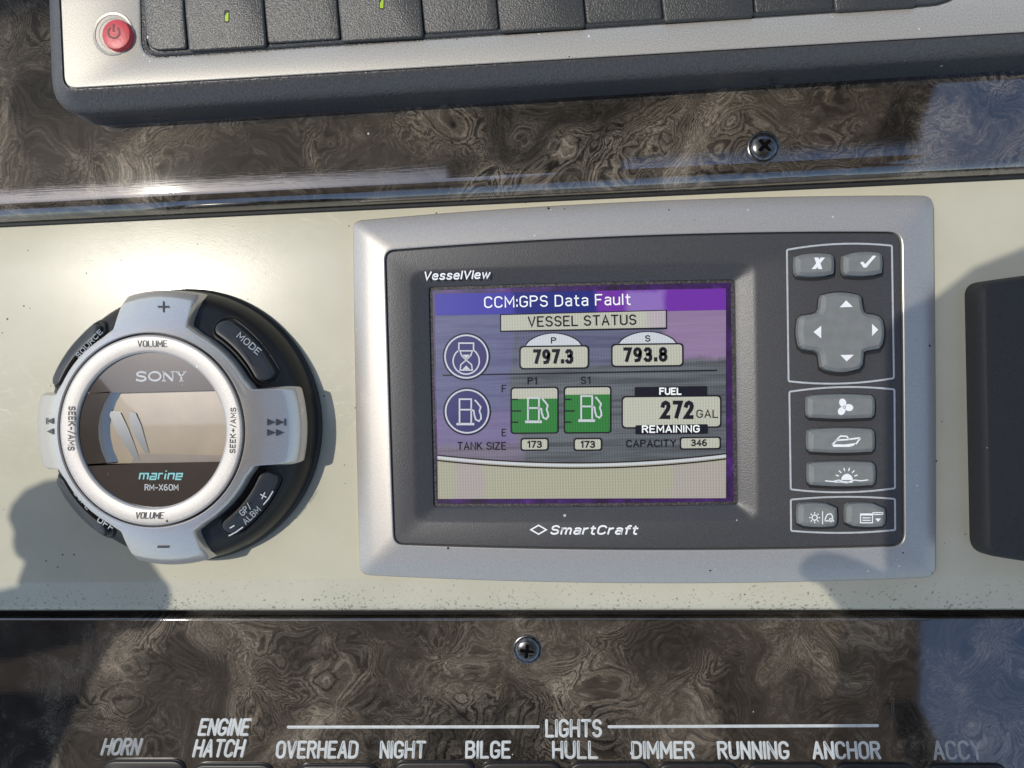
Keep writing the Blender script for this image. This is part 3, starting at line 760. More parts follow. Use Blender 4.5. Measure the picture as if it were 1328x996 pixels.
for x0, x1, ax0, ax1, y0, y1, at, let, val, tx0, tx1, tb, th in ((673.4, 764, 682, 754, 448.5, 479.3, 432.6, 'P', '797.3', 691, 744, 472.5, 19.5), (792.6, 886.5, 803, 877, 445.8, 476.3, 430.6, 'S', '793.8', 808, 866, 470, 19.5)):
    mb = MB(); arch(mb, ax0, ax1, y0, at)
    mb.use(scr_ink); stext(mb, let, (ax0 + ax1) / 2, y0 - 2.6, 8.6, T2 + 0.2, 7, lw=1.5, align='C')
    frame(mb, x0, y0, x1, y1, 6, z=T2)
    mb.use(scr_ink); stext(mb, val, tx0, tb, th, T3 + 0.4, tx1 - tx0, -0.012, 4.3, gap=0.42); mb.build('value_box', screen)
def pump(mb, x0, y0, x1, y1, h, lw=2.0):
    u = lambda a, b: (x0 + (x1 - x0) * a, y0 + (y1 - y0) * b)
    mb.line([u(.12, .95), u(.12, .02), u(.58, .02), u(.58, .95)], lw, h); mb.line([u(.12, .42), u(.58, .42)], lw, h)
    mb.line([u(0, .97), u(.70, .97)], lw * 1.5, h)
    mb.line([u(.58, .42), u(.68, .46), u(.70, .62), u(.76, .80), u(.88, .86), u(.97, .76), u(.95, .60), u(.90, .48), u(.95, .32), u(.84, .18), u(.72, .05)], lw, h)
mb = MB().use(scr_ink).disc((604.8, 462.5), 30.8, T1); mb.use(scr_pale).circle((604.8, 462.4), 27.6, 2.0, T3); mb.use(scr_navy).disc((604.8, 462.4), 29.3, T2)
X, Y = 604.6, 463
mb.use(scr_pale)
a = [(X + 17 * math.sin(math.radians(t)), Y + 5.2 - 17 * math.cos(math.radians(t))) for t in range(34, 327, 12)]
mb.line([(X + 9.5, Y - 9), (X + 9.5, Y - 18), (X - 9.5, Y - 18), (X - 9.5, Y - 9)], 1.8, T3); mb.line(a, 1.8, T3)
mb.line([(X - 8, Y - 8), (X + 8, Y - 8), (X + 6, Y - 2), (X, Y + 4), (X + 7, Y + 10), (X + 8, Y + 17), (X - 8, Y + 17), (X - 7, Y + 10), (X, Y + 4), (X - 6, Y - 2)], 1.6, T3 + 0.2, True)
mb.flat([(X - 5, Y + 16), (X, Y + 11), (X + 5, Y + 16)], T3 + 0.2); mb.flat([(X - 5, Y - 3), (X + 5, Y - 3), (X, Y + 2)], T3 + 0.2)
mb.build('hour_icon', screen)
mb = MB().use(scr_ink).disc((605.7, 533.6), 31, T1); mb.use(scr_pale).circle((605.7, 533.5), 27.8, 2.0, T3); mb.use(scr_navy).disc((605.7, 533.5), 29.5, T2)
mb.use(scr_pale); pump(mb, 592, 517, 625, 551, T3); mb.build('fuel_icon', screen)
mb = MB().use(scr_ink).line([(574, 486.8), (930, 480.3)], 1.8, T1 - 0.2)
stext(mb, 'F', 650.5, 509, 10, T1, 6, lw=1.4); stext(mb, 'E', 650.5, 566, 10, T1, 6, lw=1.4)
stext(mb, 'P1', 684, 499, 10, T1, 13, lw=2.0); stext(mb, 'S1', 753, 498.2, 10, T1, 13, lw=1.5)
stext(mb, 'TANK SIZE', 593, 583.6, 10.5, T1, 63.5, lw=1.5); stext(mb, 'CAPACITY', 812, 580.4, 10, T1, 65, -0.01, 1.7)
mb.build('screen_lettering', screen)
for x0, x1, y0, y1, fy, ic, bx0, bx1 in ((662, 724.6, 502, 563, 517.4, (681, 515.5, 712, 548), 675, 711.6), (731, 793, 501, 562.5, 512, (750, 513, 781, 546.5), 743.7, 781)):
    mb = MB(); frame(mb, x0, y0, x1, y1, 5, z=T1)
    mb.use(scr_green).flat([(x0 + 2, fy), (x1 - 2, fy - 0.6)] + [(x1 - 2, y1 - 4), (x1 - 4, y1 - 2.4), (x0 + 4, y1 - 2), (x0 + 2, y1 - 4)], T2 + 0.1)
    mb.use(scr_ink)
    for yy, ln_ in ((518, 8), (533, 12), (547.5, 8)): mb.line([(x0 + 1, yy), (x0 + 2 + ln_, yy)], 1.8, T3 + 0.1)
    mb.use(scr_pale); pump(mb, *ic, T3 + 0.2, 2.2)
    mb.build('fuel_gauge', screen)
    mb = MB(); frame(mb, bx0, 568, bx1, 585, 4, z=T1)
    mb.use(scr_ink); stext(mb, '173', (bx0 + bx1) / 2, 581, 9.5, T3, 19.5, lw=1.9, align='C'); mb.build('tank_size_box', screen)
mb = MB(); frame(mb, 806, 513.5, 935.7, 556, 6, -0.01)
mb.use(scr_ink).flat(rrect((823, 502), (917, 500.5), (917, 513.5), (823, 514.5), 1.5), T2 + 0.2); mb.flat(rrect((824, 551.5), (918, 550), (918, 562.5), (824, 563.5), 2), T2 + 0.2)
mb.use(scr_white); stext(mb, 'FUEL', 855, 512.2, 9.6, T3 + 0.2, 29, lw=1.9); stext(mb, 'REMAINING', 832.5, 561.6, 10, T3 + 0.2, 75, -0.01, 1.8)
mb.use(scr_ink); stext(mb, '272', 856.5, 543.5, 24, T3, 44, lw=5.2, gap=0.4); stext(mb, 'GAL', 903, 542, 10.8, T3, 28.5, lw=1.5)
mb.build('fuel_total_box', screen)
mb = MB(); frame(mb, 881.5, 566.6, 935, 583.4, 4, -0.012); mb.use(scr_ink); stext(mb, '346', 896, 578.8, 9.2, T3, 21, lw=1.8); mb.build('capacity_box', screen)
# face lettering
mb = MB().use(print_m)
stext(mb, 'VesselView', 549, 363.6, 11.5, FH + 0.35, 88, -0.024, 1.9, 0.2); mb.build('upper_lettering', faceplate)
mb = MB().use(print_m)
stext(mb, 'SmartCraft', 713, 693.5, 12.5, FH + 0.35, 116, 0.0, 2.2, 0.28)
mb.line([(688.5, 687), (698.5, 681.2), (708.5, 687), (698.5, 692.8)], 1.8, FH + 0.35, True); mb.build('lower_lettering', faceplate)
for q, b in ((((1020.5, 324), (1156.7, 318.6), (1159.3, 490.4), (1022.7, 494.4)), 5.0), (((1023.7, 508), (1160, 505), (1160.7, 633.2), (1025.5, 634.6)), 4.5), (((1025.5, 648), (1160.7, 647), (1161, 687.3), (1026, 688.4)), 3.2)):
    o = rrect(*q, 2, (b, 0, b, 0), ne=10, nc=3)
    mb = MB().use(greyprint_m); mb.line(o, 2.3, FH + 0.35, True); mb.build('printed_outline', faceplate)

def chamfer_key(x0, y0, x1, y1, cut, bl=2.5, bt=0.0):
    """outline of a rubber key with clipped corners and bowed long sides; cut: corner -> (dx, dy)"""
    pts = []
    c = dict(TL=(3, 3), TR=(3, 3), BR=(3, 3), BL=(3, 3)); c.update(cut)
    def edge(a, b, bow, n=6):
        for k in range(n + 1):
            t = k / n; q = Vector(a).lerp(Vector(b), t); nx = (Vector(b) - Vector(a)).normalized(); nn = Vector((nx.y, -nx.x))
            pts.append(q + nn * bow * math.sin(math.pi * t))
    edge((x0 + c['TL'][0], y0), (x1 - c['TR'][0], y0), bl); edge((x1, y0 + c['TR'][1]), (x1, y1 - c['BR'][1]), 0.8)
    edge((x1 - c['BR'][0], y1), (x0 + c['BL'][0], y1), bl); edge((x0, y1 - c['BL'][1]), (x0, y0 + c['TL'][1]), 0.8)
    return pts
KH = FH + 11
def key(out, icon, name='rubber_key', lab=None, wellgrow=3.2):
    top = W(out, KH)
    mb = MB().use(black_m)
    mb.loft([setz([p + Vector((1.4, -1.6, 0)) for p in inset(top, -2.2 - wellgrow * 0.42)], FH + 0.25)], False, True)  # black gap plate shifted lower right, painting the key's shadow too
    mb.build('key_gap_shadow', faceplate, 30)
    mb = MB().use(rubber_m)
    rings = [inset(top, -1.6, FH - 1), inset(top, -0.6, KH - 4.0), inset(top, 0.1, KH - 3.2), inset(top, 3.6, KH - 0.25), inset(top, 4.2, KH)]
    mb.loft(rings); k = mb.build(name, mon, 12)
    if lab: k['label'] = lab
    mb = MB().use(print_m); icon(mb, KH + 0.3); mb.build('icon', k)
def ic_x(mb, h):
    mb.flat([(1052.5, 349), (1058, 349), (1070, 334), (1064.5, 334)], h); mb.flat([(1056, 334), (1061.5, 334), (1066.5, 349), (1061, 349)], h + 0.1)
def ic_check(mb, h): mb.flat([(1115.5, 340.5), (1119, 339), (1122, 342.5), (1132, 331.5), (1136.5, 331.8), (1123.5, 347), (1120, 347)], h)
def ic_fan(mb, h):
    for a in (110, 235, -5):
        t = math.radians(a); cx, cy = 1095 + 6.0 * math.cos(t), 528 - 6.0 * math.sin(t)
        ca, sa = math.cos(t), math.sin(t)
        mb.flat([(cx + 5.6 * math.cos(q) * ca - 4.6 * math.sin(q) * sa, cy - 5.6 * math.cos(q) * sa - 4.6 * math.sin(q) * ca) for q in [2 * math.pi * k / 18 for k in range(18)]], h)
    mb.use(rubber_m).disc((1095, 528), 2.0, h + 0.2); mb.use(print_m).disc((1095, 528), 1.1, h + 0.3)
def ic_boat(mb, h):
    mb.line([(1079, 577), (1085, 571), (1099, 570), (1116, 567.8)], 2, h); mb.line([(1116, 567.8), (1110, 576)], 2, h)
    mb.flat([(1078, 576), (1095, 576.5), (1110, 574.5), (1107, 578), (1101, 579.6), (1081, 579.6)], h)
    mb.line([(1083, 572), (1090, 565.5), (1098, 565.8), (1101, 569.5)], 1.8, h)
def ic_sun(mb, h):
    mb.flat([(1098.5 + 7.5 * math.cos(t), 622.5 - 8 * math.sin(t)) for t in [math.pi * k / 16 for k in range(17)]], h)
    for a in (20, 48, 76, 104, 132, 160):
        t = math.radians(a); mb.line([(1098 + 10.5 * math.cos(t), 621 - 10.5 * math.sin(t)), (1098 + 15 * math.cos(t), 621 - 14.5 * math.sin(t))], 1.5, h)
    mb.line([(1070, 623.5), (1080, 624.5), (1088, 622.5), (1093, 624.5), (1100, 625.2), (1108, 622.6), (1117, 623.5), (1126, 622.3)], 1.4, h)
    mb.line([(1082, 625.2), (1090, 625), (1098, 626.2), (1106, 625)], 1.2, h)
def ic_light(mb, h):
    mb.circle((1056.5, 671.3), 3.4, 1.4, h, 20)
    for k in range(8):
        t = math.pi / 4 * k; mb.line([(1056.5 + 5 * math.cos(t), 671.3 + 5 * math.sin(t)), (1056.5 + 7.2 * math.cos(t), 671.3 + 7.2 * math.sin(t))], 1.4, h)
    mb.line([(1066.8, 663), (1066.8, 680)], 1.2, h)
    mb.line([(1069.5, 675.5), (1071, 671), (1073, 667), (1077, 666.2), (1079.5, 669), (1079.8, 674), (1081, 675.5), (1069.5, 675.5)], 1.4, h)
    mb.circle((1077.5, 674.5), 2.0, 1.2, h, 14)
def ic_menu(mb, h):
    mb.line([(1116, 666.5), (1131.5, 666.5), (1131.5, 678), (1116, 678)], 1.3, h, True); mb.flat([(1116, 666), (1131.5, 666), (1131.5, 668.5), (1116, 668.5)], h + 0.1)
    mb.line([(1118.5, 671.6), (1129, 671.6)], 1.2, h); mb.line([(1118.5, 674.8), (1129, 674.8)], 1.2, h)
    mb.line([(1132, 667.3), (1132, 665), (1145, 664.6), (1145, 667)], 1.2, h, True); mb.flat([(1135, 672.4), (1142.6, 672.4), (1138.8, 676.8)], h)
key(chamfer_key(1034, 330, 1082, 356, dict(TL=(9, 3), BR=(9, 2.5), BL=(2.5, 3)), 1.5), ic_x, lab='rubber key marked with a cross')
key(chamfer_key(1096.5, 328, 1145, 355, dict(TL=(12, 4), BR=(9, 2.5), BL=(2.5, 3)), 1.5), ic_check, lab='rubber key marked with a tick')
key(chamfer_key(1050, 514, 1135, 541, dict(TL=(6, 2)), 1.6), ic_fan, lab='wide rubber key marked with a propeller')
key(chamfer_key(1051, 558, 1135, 585.5, dict(TL=(6, 2)), 1.6), ic_boat, lab='wide rubber key marked with a boat')
key(chamfer_key(1051.5, 601.5, 1136, 629, dict(TL=(6, 2)), 1.6), ic_sun, lab='wide rubber key marked with a rising sun')
key(chamfer_key(1038, 655.5, 1086, 682.5, dict(TR=(12, 5), BL=(7, 3)), 1.2), ic_light, lab='rubber key marked with a lamp and bell')
key(chamfer_key(1100.5, 655.5, 1149, 682.5, dict(TR=(14, 6), BL=(9, 4)), 1.2), ic_menu, lab='rubber key marked with a menu page')
# direction pad
def dpad_outline():
    cx, cy = 1092.3, 430.8; o = []
    def sm(a, b, bow, n=6):
        for k in range(n + 1):
            t = k / n; q = Vector(a).lerp(Vector(b), t); d = (Vector(b) - Vector(a)).normalized(); o.append(q + Vector((d.y, -d.x)) * bow * math.sin(math.pi * t))
    # clockwise from the top arm
    sm((1069, 383), (1115, 383), 3.5); o.append(Vector((1118, 386))); sm((1120, 400), (1122, 405), 0, 1)
    sm((1127, 408), (1142, 411), 1.0, 2); sm((1145.5, 415), (1145.5, 446), 2.5); o.append(Vector((1142, 451))); sm((1127, 453.5), (1121.5, 456), 0, 1)
    sm((1120, 472), (1116, 477.5), 0, 1); sm((1114, 478), (1073, 478.5), 3.5); o.append(Vector((1068, 475))); sm((1066, 460), (1064, 456.5), 0, 1)
    sm((1058, 453.5), (1044, 451.5), 0.5, 2); sm((1040, 448), (1039, 413), 2.5); o.append(Vector((1042.5, 410))); sm((1056, 408), (1063, 405.5), 0, 1); sm((1066, 400), (1067, 387), 0, 1)
    return o
def ic_pad(mb, h):
    mb.flat([(1097.3, 389.5), (1106, 398), (1089, 398.5)], h); mb.flat([(1055, 430.5), (1065, 422.5), (1065, 438.8)], h)
    mb.flat([(1139, 427.5), (1131, 420), (1131, 435.8)], h); mb.flat([(1090, 460.3), (1107.5, 460), (1098, 468.8)], h)
key(dpad_outline(), ic_pad, 'direction_pad', wellgrow=5.5)

# ------------------------------------------------------------------ round stereo remote
rem = thing('stereo_remote', 'round silver and black stereo remote on the cream strip', 'remote', P(243, 552, 0))
c3 = P(242, 552, 0); CX, CY = c3.x + 3, c3.y + 1
def PL(r, a, z): return Vector((CX + r * math.cos(a), CY + r * math.sin(a), z))
def lerpt(tab, x):
    for (a, va), (b, vb) in zip(tab, tab[1:]):
        if x <= b: return va + (vb - va) * max(0, (x - a)) / (b - a)
    return tab[-1][1]
DOME = [(110, 74), (125, 70), (140, 63.5), (155, 55), (168, 45), (176, 36), (181, 27), (184, 18), (185, 0)]
def dome(r): return lerpt(DOME, r)
mb = MB().use(gloss_m)
mb.lathe((CX + 3, CY), [(182, 0), (182.5, 6), (181, 8.5), (179, 10), (178.5, 16), (177, 24), (174.5, 30.5), (172, 35.5), (167, 44), (155, 54.5), (140, 63), (125, 69.5), (108, 74)], 160)
mb.build('base', rem, 30)
# silver cross-shaped body on a polar grid
def smooth(a, b, x):
    t = min(1, max(0, (x - a) / (b - a))); return t * t * (3 - 2 * t)
def rout(th):
    d = abs((math.degrees(th) + 45) % 90 - 45)          # angle from the nearest arm
    return 128 + 32.5 * (1 - smooth(15.2, 21.0, d)) + 3.5 * (1 - smooth(20, 29, d))
ths = []
for q in range(4):
    for d in [-45, -40, -35, -31, -28, -26, -24, -22.5, -21.5, -20.6, -19.8, -19, -18.2, -17.4, -16.6, -15.8, -15, -13, -10, -7, -3.5, 0, 3.5, 7, 10, 13, 15, 15.8, 16.6, 17.4, 18.2, 19, 19.8, 20.6, 21.5, 22.5, 24, 26, 28, 31, 35, 40]:
        ths.append(math.radians(90 * q + d))
def top_h(r): return lerpt([(117, 87), (123, 86.5), (130, 84), (140, 79), (150, 73), (160, 67), (172, 59.5), (190, 47)], r)
rings = [[PL(119.3, a, 80) for a in ths], [PL(119.6, a, 86.6) for a in ths], [PL(121, a, 87.6) for a in ths], [PL(123.5, a, 86.8) for a in ths]]
for k in range(1, 8):
    t = k / 7; rings.append([PL(123.5 + (rout(a) - 123.5) * t, a, top_h(123.5 + (rout(a) - 123.5) * t)) for a in ths])
rings.append([PL(rout(a) + 2.0, a, top_h(rout(a)) - 1.5) for a in ths])
rings.append([PL(rout(a) + 3 + 7 * smooth(135, 158, rout(a)), a, top_h(rout(a)) - 4 - 9 * smooth(135, 158, rout(a))) for a in ths])
rings.append([PL(rout(a) + 4 + 8 * smooth(135, 158, rout(a)), a, top_h(rout(a)) - 7 - 9 * smooth(135, 158, rout(a))) for a in ths])
rings.append([PL(rout(a) + 4.5 + 8.5 * smooth(135, 158, rout(a)), a, dome(min(184, rout(a) + 12)) - 12) for a in ths])
mb = MB().use(remote_m); mb.loft(rings, False, False); body = mb.build('cross_body', rem, 32)
mb = MB().use(black_m); mb.lathe((CX, CY), [(119.5, 82), (115.5, 82)], 120)
mb.build('ring_groove', rem)
mb = MB().use(ring_m); mb.lathe((CX, CY), [(116.6, 80), (116.6, 88.0), (115.4, 88.9), (113.5, 89.2), (98.5, 88.6), (96.6, 88.0), (95.4, 86.6), (95.1, 80)], 140)
ringo = mb.build('face_ring', rem, 35)
# smoked window with display opening
WZ = 84.0
def chord(y): return P(200, y, WZ).y
yt, ybm = chord(508), chord(600.3)
rw = 95.3
def on_circle(y, sg): return CX + sg * math.sqrt(max(0, rw * rw - (y - CY) ** 2))
mb = MB().use(mask_m)
def cap_pts(y, up):
    a0 = math.asin((y - CY) / rw)
    if up: return [(CX + rw * math.cos(a), CY + rw * math.sin(a)) for a in [a0 + (math.pi - 2 * a0) * k / 40 for k in range(41)]]
    return [(CX + rw * math.cos(a), CY + rw * math.sin(a)) for a in [-math.pi - a0 + (math.pi + 2 * a0) * k / 40 for k in range(41)]]
mb.flatw(cap_pts(yt, True), WZ); mb.flatw(cap_pts(ybm, False), WZ)
leftarc = [(P(x, y, WZ).x, P(x, y, WZ).y) for x, y in ((143, 508), (135, 522), (129.5, 538), (127, 553), (127.5, 568), (131, 584), (138, 600.3))]
lc = []
for k in range(15):
    y = ybm + (yt - ybm) * k / 14; lc.append((on_circle(y, -1), y))
mb.flatw([(x, y) for x, y in leftarc] + lc, WZ)
mb.build('display_window', rem)
mb = MB().use(lcd_m); DZ = 74
mb.flatw([(CX - 96, yt + 4), (CX + 97, yt + 4), (CX + 97, ybm - 4), (CX - 96, ybm - 4)], DZ)
lcd = mb.build('display', rem)
mb = MB().use(clear_m)
la = [Vector((x, y, WZ - 0.3)) for x, y in leftarc]
mb.loft([la, [p + Vector((2.5, 0, -1.0)) for p in la], [p + Vector((9, 0, -9.5)) for p in la]], False, False, closed=False)
mb.build('bevelled_edge', rem, 60)
def fin(pts, hh):
    mb = MB().use(clear_m); top = W(pts, hh)
    # added leaning sliver that imitates light refracted in the window
    mn, mx = min(p.x for p in top), max(p.x for p in top)
    mb.loft([setz(top, DZ + 0.3), [Vector((p.x, p.y, DZ + 0.6 + 1.6 * (mx - p.x) / (mx - mn))) for p in top]]); mb.build('light_sliver', lcd, 20)
fin([(137, 533), (153, 535), (163, 556), (172, 580), (178, 598), (172, 598), (157, 575), (145, 553)], 80)
fin([(166, 534), (173, 536), (180, 552), (190, 588), (185, 588), (173, 568), (165, 546)], 80)
fin([(140, 510), (144, 509), (147, 520), (141, 518)], 80)
mb = MB().use(plain('greyed_lcd_strip', (0.16, 0.13, 0.11), 0.3, 0.1, 3, coat=1.0, coat_ior=1.6))
mb.flat([(176, 588), (300, 591), (300, 601), (170, 601)], DZ + 0.4); mb.build('display_strip', lcd)
# printed lettering
RZ = 89.6
mb = MB().use(greyprint_m)
def bold_serif(mb, x0, x1, yt_, yb_, h):
    """wide slab-serif capitals S O N Y drawn as strokes"""
    H_ = yb_ - yt_; wd_ = (x1 - x0)
    def T(u, v): return (x0 + u * wd_, yb_ - v * H_)
    lw = 2.5; th = 1.5
    s_ = [T(0.105 + 0.085 * math.cos(math.radians(a)), 0.72 + 0.21 * math.sin(math.radians(a))) for a in range(25, 271, 20)] + [T(0.105 + 0.088 * math.cos(math.radians(a)), 0.27 + 0.22 * math.sin(math.radians(a))) for a in range(85, -156, -20)]
    mb.line(s_, lw, h); mb.line([T(0.195, 0.98), T(0.195, 0.70)], th, h); mb.line([T(0.01, 0.30), T(0.01, 0.02)], th, h)
    mb.line([T(0.375 + 0.115 * math.cos(math.radians(a)), 0.5 + 0.43 * math.sin(math.radians(a))) for a in range(0, 360, 12)], lw, h, True)
    mb.line([T(0.555, 0.05), T(0.555, 0.97)], th, h); mb.line([T(0.545, 0.97), T(0.735, 0.03)], lw * 1.15, h); mb.line([T(0.735, 0.03), T(0.735, 0.95)], th, h)
    for a, b, v in ((0.52, 0.60, 0.05), (0.525, 0.58, 0.95), (0.695, 0.775, 0.95)): mb.line([T(a, v), T(b, v)], th, h)
    mb.line([T(0.82, 0.95), T(0.905, 0.48)], lw, h); mb.line([T(0.985, 0.95), T(0.905, 0.48)], th * 1.1, h); mb.line([T(0.905, 0.5), T(0.905, 0.04)], lw, h)
    for a, b, v in ((0.785, 0.87, 0.95), (0.945, 1.01, 0.95), (0.865, 0.945, 0.05)): mb.line([T(a, v), T(b, v)], th, h)
bold_serif(mb, 176.5, 241.5, 481.5, 494.5, WZ + 0.4); mb.build('brand_lettering', rem); mb = MB().use(greyprint_m)
stext(mb, 'RM-X60M', 187.5, 636.2, 8.3, WZ + 0.4, 44, lw=1.2)
mb.build('model_lettering', rem); mb = MB().use(teal_m)
def T0(pts, wd=1.9): mb.line(pts, wd, WZ + 0.4)
def it(x, y): return (x + (622.3 - y) * 0.18, y)           # italic lean
def low(x, kind):
    t, b = 614.2, 621.6
    if kind == 'm': T0([it(x, b), it(x, t), it(x + 10.5, t), it(x + 10.5, b)]); T0([it(x + 5.3, t), it(x + 5.3, b)])
    if kind == 'a': T0([it(x + .5, t), it(x + 7, t), it(x + 7, b), it(x, b), it(x, 618), it(x + 7, 618)])
    if kind == 'r': T0([it(x, b), it(x, t), it(x + 5, t)])
    if kind == 'i': T0([it(x, b), it(x, t)]); T0([it(x, 611.8), it(x, 610.2)])
    if kind == 'n': T0([it(x, b), it(x, t), it(x + 7, t), it(x + 7, b)])
    if kind == 'e': T0([it(x + 7, b), it(x, b), it(x, t), it(x + 7, t), it(x + 7, 618), it(x, 618)])
for x, kind in ((180.5, 'm'), (194.5, 'a'), (205, 'r'), (213.5, 'i'), (217.5, 'n'), (228, 'e')): low(x, kind)
mb.build('window_lettering', rem)
mb = MB().use(darkprint_m)
stext(mb, 'VOLUME', 178, 450.2, 9.0, RZ, 38.5, lw=1.25); mb.build('lettering', ringo)
mb = MB().use(darkprint_m); stext(mb, 'VOLUME', 175, 673, 9.0, RZ, 37.5, lw=1.25, slant=0.15); mb.build('lettering', ringo)
mb = MB().use(darkprint_m); stext(mb, 'SEEK-/AMS', 88.5, 526.5, 8.6, RZ, 58, math.pi / 2 + 0.02, 1.25); mb.build('lettering', ringo)
mb = MB().use(darkprint_m); stext(mb, 'SEEK+/AMS', 305.0, 588, 7.6, RZ, 59.5, -math.pi / 2 + 0.02, 1.2); mb.build('lettering', ringo)
mb = MB().use(darkprint_m)
hA = top_h(150) + 1.6
def tri(x0, x1, yc, s_, h): mb.flat([(x0, yc - s_), (x1, yc), (x0, yc + s_)], h)
def onbody(x, y, lift=0.6):
    h = 75
    for _ in range(4):
        p = P(x, y, h); h = top_h(math.hypot(p.x - CX, p.y - CY)) + lift
    return h
hp = lambda x, y: onbody(x, y, 1.1); mb.line([(204.5, 397.5), (219.5, 397.5)], 2.0, hp); mb.line([(212, 390.5), (212, 404.5)], 2.0, hp); mb.build('plus_mark', body); mb = MB().use(darkprint_m)
hp = lambda x, y: onbody(x, y, 1.1); mb.line([(204, 709.5), (219.5, 709.5)], 2.2, hp); mb.build('minus_mark', body); mb = MB().use(darkprint_m)
for yc in (547.5, 561):
    for x0, x1 in ((346.5, 357), (358, 368.5)): tri(x0, x1, yc, 4.6, lambda x, y: onbody(x, y, 1.2))
mb.line([(369.8, 542.8), (369.8, 552.2)], 2, lambda x, y: onbody(x, y, 1.2)); mb.build('skip_mark', body); mb = MB().use(darkprint_m)
for yc in (546, 559.5):
    h = lambda x, y: onbody(x, y, 1.4); mb.flat([(69, yc - 4.2), (60.5, yc), (69, yc + 4.2)], h)
mb.line([(60.2, 541.8), (60.2, 550.2)], 1.6, lambda x, y: onbody(x, y, 1.4))
mb.build('skip_mark', body)
# four pill keys set in the black dome
def pill(a0, a1, r0, r1, n=14):
    pts = []; rm = (r0 + r1) / 2; hw = (r1 - r0) / 2
    for k in range(n + 1): pts.append((r1, a0 + (a1 - a0) * k / n))
    for k in range(1, 8): t = math.pi * k / 8; pts.append((rm + hw * math.cos(t), a1 + hw * math.sin(t) / rm))
    for k in range(n + 1): pts.append((r0, a1 + (a0 - a1) * k / n))
    for k in range(1, 8): t = math.pi * k / 8; pts.append((rm - hw * math.cos(t), a0 - hw * math.sin(t) / rm))
    return pts
def pk(deg, nm, half=14.5, r0=141.5, r1=160.5):
    a0, a1 = math.radians(deg - half), math.radians(deg + half)
    def ring(dr, dz):
        rm = (r0 + r1) / 2; out = []
        for r, a in pill(a0, a1, r0 - dr, r1 + dr): out.append(PL(r, a, dome(r) + dz))
        return out
    mb = MB().use(gloss_m)
    mb.loft([ring(7.5, -0.5), ring(6.0, 2.2), ring(4.5, 2.6), ring(3.2, 1.8), ring(2.4, 0.6)], False, False)
    mb.use(black_m); mb.loft([ring(2.6, 0.5), ring(0, 0.4)], False, False)
    mb.build('key_surround', rem, 35)
    mb = MB().use(rbtn_m); mb.loft([ring(0, -2), ring(0, 8.0), ring(-0.8, 9.6), ring(-2.2, 10.4), ring(-5, 10.9)])
    return mb.build('remote_key', rem, 35)
k1 = pk(40.5, 'mode'); k2 = pk(-40.5, 'album'); k3 = pk(139, 'source'); k4 = pk(221, 'off')
HK = dome(150) + 11.6
def onkey(x, y, lift):
    h = 65
    for _ in range(4):
        p = P(x, y, h); h = dome(math.hypot(p.x - CX, p.y - CY)) + lift
    return h
def ktext(mb, st, xa, ya, xb, yb, hgt, m):
    ang = math.atan2(yb - ya, xb - xa); L = math.hypot(xb - xa, yb - ya)
    n = len(st)
    hm = lambda x, y: onkey(x, y, 11.8)
    mb.use(m); stext(mb, st, xa, ya, hgt, hm, L, ang, 1.3)
mb = MB(); ktext(mb, 'MODE', 306, 437, 334, 461, 9.0, greyprint_m); mb.build('key_lettering', k1)
mb = MB(); ktext(mb, 'GP/', 315, 670, 327, 658, 8.5, greyprint_m); ktext(mb, 'ALBM', 319, 681, 339, 662, 8.5, greyprint_m)
mb.use(print_m)
hq = lambda x, y: onkey(x, y, 11.8); mb.line([(337.5, 641), (345.5, 645)], 1.5, hq); mb.line([(343.5, 638.5), (339.5, 647)], 1.5, hq); mb.line([(341.5, 654.5), (348, 647), (354, 637)], 1.6, hq)
hq = lambda x, y: onkey(x, y, 11.8); mb.line([(298, 685), (304, 681.5)], 1.5, hq); mb.line([(296.5, 695), (306, 690), (315, 683.5)], 1.6, hq)
mb.build('key_lettering', k2)
mb = MB(); ktext(mb, 'SOURCE', 102, 465, 134, 431, 7.0, dim_m); mb.build('key_lettering', k3)
mb = MB(); ktext(mb, 'OFF', 125, 676, 145, 689, 7.5, greyprint_m); ktext(mb, 'DSPL', 95, 640, 113, 662, 6.5, dim_m); mb.build('key_lettering', k4)

# ------------------------------------------------------------------ black cover on the right
cov = thing('instrument_cover', 'black textured plastic cover at the right edge of the cream strip', 'cover', P(1400, 545, 0))
ct = W(rrect((1274, 369), (1560, 345), (1560, 745), (1281, 719), (12, 12, 12, 16), (6, 0, 6, 0), ne=14), 30)
mb = MB().use(cover_m)
mb.loft([inset(ct, -4.5, 0), inset(ct, -3.0, 17), inset(ct, -2.0, 23), inset(ct, 0.3, 27.5), inset(ct, 2.0, 29.4), inset(ct, 5, 30)], False, True)
mb.build('shell', cov, 40)

# ------------------------------------------------------------------ unseen roof added to shape sunlight and lacquer reflections
top_z = 5500.0
def cast(x, y, z, h=0.0):
    p = P(x, y, h); return p + SUN * ((z - p.z) / SUN.z)
roof = thing('stand_in_roof', 'unseen stand-in roof with dark slabs, added to shape sun and reflections', 'stand_in_roof', (0, 0, top_z))
roof['kind'] = 'structure'
def slab(name, pts, z, th, m, parent):
    mb = MB().use(m); o = [Vector((x, y, z)) for x, y in pts]
    mb.loft([[p + Vector((0, 0, th)) for p in o], o], True, True); return mb.build(name, parent, 30)
def rect(x0, y0, x1, y1): return [(x0, y0), (x1, y0), (x1, y1), (x0, y1)]
OX0, OX1, OY0, OY1 = -4600, 0, -400, 1430          # opening left in the added roof for sun and sky
slab('reflection_panel', [(-6500, OY1), (3070, OY1), (3091, 1893), (3476, 2418), (3900, 3200), (4300, 4600), (-6500, 4600)], top_z, 120, stand_in_roof_m, roof)
